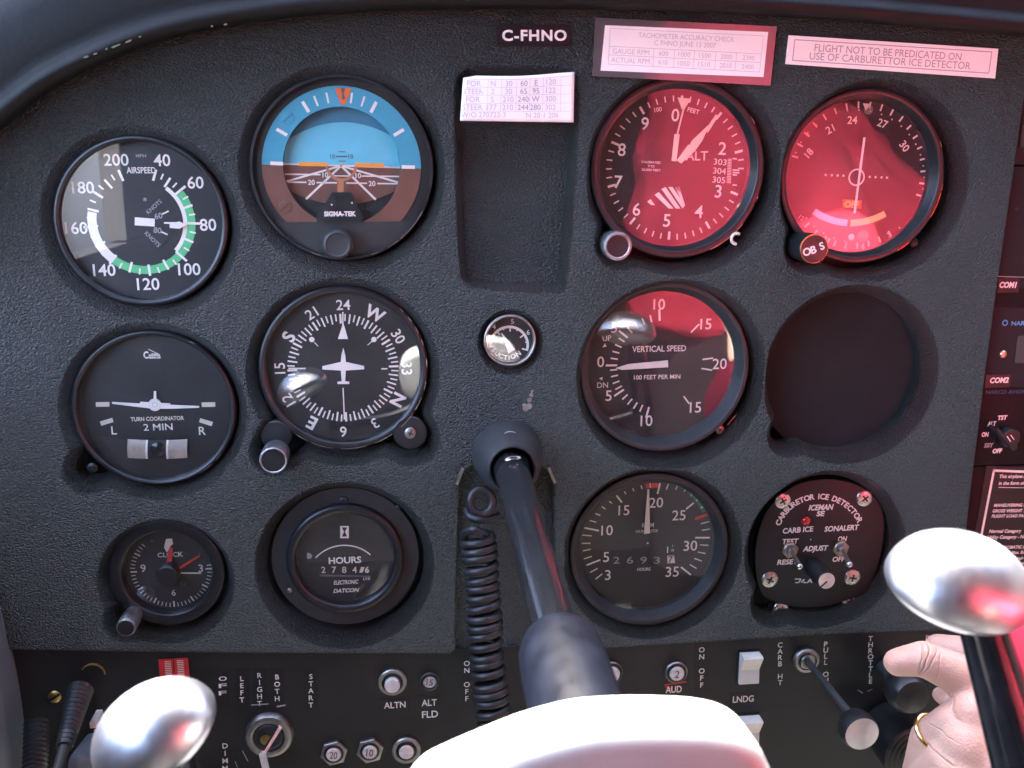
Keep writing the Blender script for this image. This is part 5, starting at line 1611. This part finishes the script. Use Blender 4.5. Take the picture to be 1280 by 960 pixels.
grm = [(Vector((5.6 * cos(t), 1.4 * sin(t), 5.9 * sin(t))) + ga - a) for t in [2 * pi * i / 32 for i in range(33)]]
MB().add(tube(grm, 2.0, 12, caps=False)).build('loop', 'rubber', cord, smooth=60)
low = spline([P(583, 637, 4) - a, P(588, 646, 9) - a, P(604, 650, 11) - a, P(624, 645, 5) - a], 8)
MB().add(tube(low, 1.9, 12)).build('lower_loop', 'rubber', cord, smooth=60)

# ================================================================== PERSON IN THE RED SHIRT (hand on the throttle)
def V(px, py, d): return P(px, py, d)
def mirror(px, py, dv):
    """Where a body must stand so that its mirror image in the glass covers this pixel: dv mm behind the panel, mirrored in front."""
    p = P(px, py, -dv); return Vector((p.x, -dv, p.z))
person = thing('person', 'person in a red shirt reaching a ringed hand to the throttle', 'person', (430, -640, -420), flat=False)
pb = Vector((430, -640, -420))
def capsule(a, b, ra, rb, n=18):
    a, b = Vector(a), Vector(b)
    t = (b - a); L = t.length; t.normalize()
    path, rad = [], []
    for i in range(6):
        q = pi / 2 * i / 6; path.append(a - t * ra * cos(q)); rad.append(max(0.15, ra * sin(q)))
    for i in range(9):
        path.append(a.lerp(b, i / 8)); rad.append(ra + (rb - ra) * i / 8)
    for i in range(1, 7):
        q = pi / 2 * i / 6; path.append(b + t * rb * sin(q)); rad.append(max(0.15, rb * cos(q)))
    return tube(path, rad, n)
def finger(mb, pts, rs):
    for i in range(len(pts) - 1):
        mb.add(capsule(pts[i] - pb, pts[i + 1] - pb, rs[i], rs[i + 1]))
hand = MB()
# index finger laid along the knob towards its tip
I = [V(1258, 868, 104), V(1204, 846, 102), V(1155, 823, 98), V(1122, 828, 92)]
finger(hand, I, [10.6, 9.6, 7.8, 6.3])
# thumb, behind and above
finger(hand, [V(1275, 850, 82), V(1225, 818, 70), V(1172, 808, 58)], [10, 8.0, 6.2])
# middle finger tip curling under the knob
finger(hand, [V(1235, 893, 96), V(1200, 882, 74), V(1174, 868, 52)], [8.6, 6.4, 3.8])
# ring finger and little finger folded down
finger(hand, [V(1238, 905, 112), V(1192, 900, 108), V(1160, 921, 98), V(1146, 965, 86)], [9.6, 8.0, 7.6, 6.6])
finger(hand, [V(1240, 950, 118), V(1185, 948, 112), V(1156, 975, 100), V(1150, 1015, 88)], [9.4, 8.6, 7.6, 6.4])
# palm and back of the hand, then the wrist
finger(hand, [V(1222, 892, 112), V(1270, 930, 120)], [11.5, 17])
finger(hand, [V(1216, 930, 116), V(1268, 975, 124)], [13.5, 18])
finger(hand, [V(1208, 965, 118), V(1262, 1010, 128)], [13.5, 17])
wr, el, shd = V(1325, 960, 140), Vector((400, -300, -245)), mirror(1010, 190, 740)
finger(hand, [V(1262, 960, 124), wr, el, shd], [18, 19, 36, 44])
tor = [mirror(960, 430, 760), mirror(960, 240, 760), mirror(950, 60, 760), mirror(935, -60, 760), mirror(930, -150, 755)]
finger(hand, [tor[0], tor[1], tor[2], tor[3]], [105, 105, 70, 45])
finger(hand, [tor[3], tor[4]], [48, 70])
hand.add(ellipsoid(72, 92, 108, 32, 24), mirror(928, -215, 760) - pb)
finger(hand, [tor[2], shd], [60, 44])
ho = hand.build('body', 'skin', person, smooth=0)
rm = ho.modifiers.new('one_surface', 'REMESH'); rm.mode = 'VOXEL'; rm.voxel_size = 0.0016; rm.use_smooth_shade = True
smo = ho.modifiers.new('soften', 'SMOOTH'); smo.factor = 0.6; smo.iterations = 5
nt_ = M['skin'].node_tree
bs_ = nt_.nodes['Principled BSDF']
tc_ = [n for n in nt_.nodes if n.type == 'TEX_COORD'][0]
rmp = [n for n in nt_.nodes if n.type == 'VALTORGB'][0]
rmp.color_ramp.elements[0].color = (0.64, 0.34, 0.25, 1); rmp.color_ramp.elements[1].color = (0.72, 0.50, 0.39, 1)
vor = nt_.nodes.new('ShaderNodeTexVoronoi'); vor.feature = 'DISTANCE_TO_EDGE'; vor.inputs['Scale'].default_value = 620
nt_.links.new(tc_.outputs['Object'], vor.inputs['Vector'])
acc = nt_.nodes.new('ShaderNodeMath'); acc.operation = 'MULTIPLY'; acc.inputs[1].default_value = 0.35
nt_.links.new(vor.outputs['Distance'], acc.inputs[0])
last = acc.outputs[0]
def crease(c, n, reach, depth, width):
    # a fold line: a groove where the surface crosses one plane, within a few millimetres of a point
    global last
    c = (c - pb) * 0.001
    sub = nt_.nodes.new('ShaderNodeVectorMath'); sub.operation = 'SUBTRACT'; sub.inputs[1].default_value = tuple(c)
    nzz = nt_.nodes.new('ShaderNodeTexNoise'); nzz.inputs['Scale'].default_value = 160
    nt_.links.new(tc_.outputs['Object'], nzz.inputs['Vector'])
    nt_.links.new(tc_.outputs['Object'], sub.inputs[0])
    dt = nt_.nodes.new('ShaderNodeVectorMath'); dt.operation = 'DOT_PRODUCT'; dt.inputs[1].default_value = tuple(n.normalized())
    nt_.links.new(sub.outputs[0], dt.inputs[0])
    wob = nt_.nodes.new('ShaderNodeMath'); wob.operation = 'MULTIPLY_ADD'; wob.inputs[1].default_value = 0.0022
    nt_.links.new(nzz.outputs['Fac'], wob.inputs[0]); nt_.links.new(dt.outputs['Value'], wob.inputs[2])
    of = nt_.nodes.new('ShaderNodeMath'); of.operation = 'SUBTRACT'; of.inputs[1].default_value = 0.0011
    nt_.links.new(wob.outputs[0], of.inputs[0])
    ab = nt_.nodes.new('ShaderNodeMath'); ab.operation = 'ABSOLUTE'; nt_.links.new(of.outputs[0], ab.inputs[0])
    m1 = nt_.nodes.new('ShaderNodeMapRange'); m1.interpolation_type = 'SMOOTHSTEP'
    m1.inputs['From Max'].default_value = width * 0.001; m1.inputs['To Min'].default_value = -depth * 0.65; m1.inputs['To Max'].default_value = 0
    nt_.links.new(ab.outputs[0], m1.inputs['Value'])
    ln = nt_.nodes.new('ShaderNodeVectorMath'); ln.operation = 'LENGTH'; nt_.links.new(sub.outputs[0], ln.inputs[0])
    m2 = nt_.nodes.new('ShaderNodeMapRange'); m2.interpolation_type = 'SMOOTHSTEP'
    m2.inputs['From Min'].default_value = reach * 0.0006; m2.inputs['From Max'].default_value = reach * 0.001
    m2.inputs['To Min'].default_value = 1; m2.inputs['To Max'].default_value = 0
    nt_.links.new(ln.outputs['Value'], m2.inputs['Value'])
    ml = nt_.nodes.new('ShaderNodeMath'); ml.operation = 'MULTIPLY_ADD'
    nt_.links.new(m1.outputs['Result'], ml.inputs[0]); nt_.links.new(m2.outputs['Result'], ml.inputs[1]); nt_.links.new(last, ml.inputs[2])
    last = ml.outputs[0]
ax_i = V(1204, 846, 102) - V(1155, 823, 98)
for (px_, py_, rch, dp, wd, tw) in ((1153, 826, 9, 1.0, 0.5, 0.25), (1158, 828, 10, 1.3, 0.6, 0.1), (1163, 829, 9, 0.9, 0.45, -0.1), (1172, 833, 8, 0.7, 0.4, 0.3), (1128, 830, 6, 0.5, 0.35, 0.0)):
    crease(V(px_, py_, 104), ax_i + Vector((0, 0, tw * ax_i.length)), rch, dp, wd)
crease(V(1183, 878, 108), V(1150, 905, 100) - V(1183, 878, 108) + Vector((18, 0, 0)), 12, 1.0, 0.6)
crease(V(1166, 938, 112), Vector((0.35, 0.1, 1)), 15, 1.2, 0.8)
crease(V(1180, 916, 112), Vector((0.5, 0.1, 1)), 11, 0.8, 0.6)
bpk = nt_.nodes.new('ShaderNodeBump'); bpk.inputs['Strength'].default_value = 0.9; bpk.inputs['Distance'].default_value = 0.0007
old_n = bs_.inputs['Normal'].links[0].from_socket
nt_.links.new(old_n, bpk.inputs['Normal']); nt_.links.new(last, bpk.inputs['Height']); nt_.links.new(bpk.outputs['Normal'], bs_.inputs['Normal'])
# ring
rc = V(1166, 916, 100); rd = (V(1192, 900, 108) - V(1160, 921, 98)).normalized()
u_ = rd.orthogonal().normalized(); w_ = rd.cross(u_)
MB().add(tube([rc - pb + (u_ * cos(t) + w_ * sin(t)) * 8.1 for t in [2 * pi * i / 40 for i in range(41)]], 1.1, 10, caps=False)).build('finger_ring', 'gold', person)
# shirt: torso and the left sleeve
def ring_loft(cs):
    rings = []
    for (c, rx, ry) in cs:
        rings.append([c - pb + Vector((rx * cos(t), ry * sin(t), 0)) for t in [2 * pi * i / 48 for i in range(48)]])
    return loft(rings, True, True)
def sil(xl, xr, y, dv=760):
    l, r = mirror(xl, y, dv), mirror(xr, y, dv); return ((l + r) / 2, (r.x - l.x) / 2, 95)
SH = MB()
SH.add(ring_loft([sil(815, 1200, 415), sil(790, 1230, 400), sil(784, 1235, 320), sil(790, 1165, 230), sil(803, 1090, 160), sil(818, 1030, 105), sil(830, 990, 55), sil(842, 965, 15), sil(870, 950, -20)]))
TR = MB().add(ring_loft([sil(820, 1190, 700), sil(818, 1195, 560), sil(816, 1200, 404)]))
TR.build('trousers', 'cloth_black', person, smooth=70)
shirt = SH.build('shirt', 'shirt', person, smooth=70)
sub_ = shirt.modifiers.new('folds', 'SUBSURF'); sub_.levels = 2; sub_.render_levels = 2
tex = bpy.data.textures.new('cloth_folds', 'CLOUDS'); tex.noise_scale = 0.06
dsp = shirt.modifiers.new('creases', 'DISPLACE'); dsp.texture = tex; dsp.strength = 0.045; dsp.mid_level = 0.5
cuff = V(1300, 905, 150)
SL = MB().add(tube(spline([V(1385, 845, 160) - pb, V(1450, 850, 185) - pb, el - pb, shd - pb], 8), [24, 26, 28, 30, 32, 34, 36, 38] + [44] * 8 + [54] * 9, 28))
SL.build('sleeve', 'shirt', person, smooth=70)
MB().add(ellipsoid(78, 98, 92, 32, 20), mirror(928, -235, 768) - pb + Vector((0, -8, 22))).build('hair', 'hair', person)

# ================================================================== UNSEEN CABIN SHELL (added around the camera to shape the daylight)
def wall(name, x0, x1, y0, y1, z0, z1, m):
    v = [(x, y, z) for x in (x0, x1) for y in (y0, y1) for z in (z0, z1)]
    o = MB().add((v, [(0, 1, 3, 2), (4, 5, 7, 6), (0, 1, 5, 4), (2, 3, 7, 6), (0, 2, 6, 4), (1, 3, 7, 5)])).build(name, m, None, smooth=0)
    o['kind'] = 'structure'
    return o

wall('shade_floor', -600, 1200, -1600, 400, -900, -860, 'shell_dark')  # added unseen, part of the light-shaping shell
wall('shade_ceiling', -290, 1000, -1600, -175, 330, 350, 'shell_dark')  # added unseen, its front edge limits the overhead skylight
wall('shade_rear_wall', -290, 1000, -1600, -1580, -900, 328, 'shell_dark')  # added unseen, keeps the view behind the camera dark
wall('shade_door_wall', -290, -270, -1600, 300, -900, -80, 'shell_dark')  # added unseen, leaves an opening above for light from the left
wall('shade_door_post', -290, -270, -1570, -540, -77, 328, 'shell_dark')  # added unseen, ends the bright side opening mirrored in the glass
wall('shade_right_wall', 760, 780, -1570, 300, -850, 328, 'shell_dark')  # added unseen, closes off sky light from the right
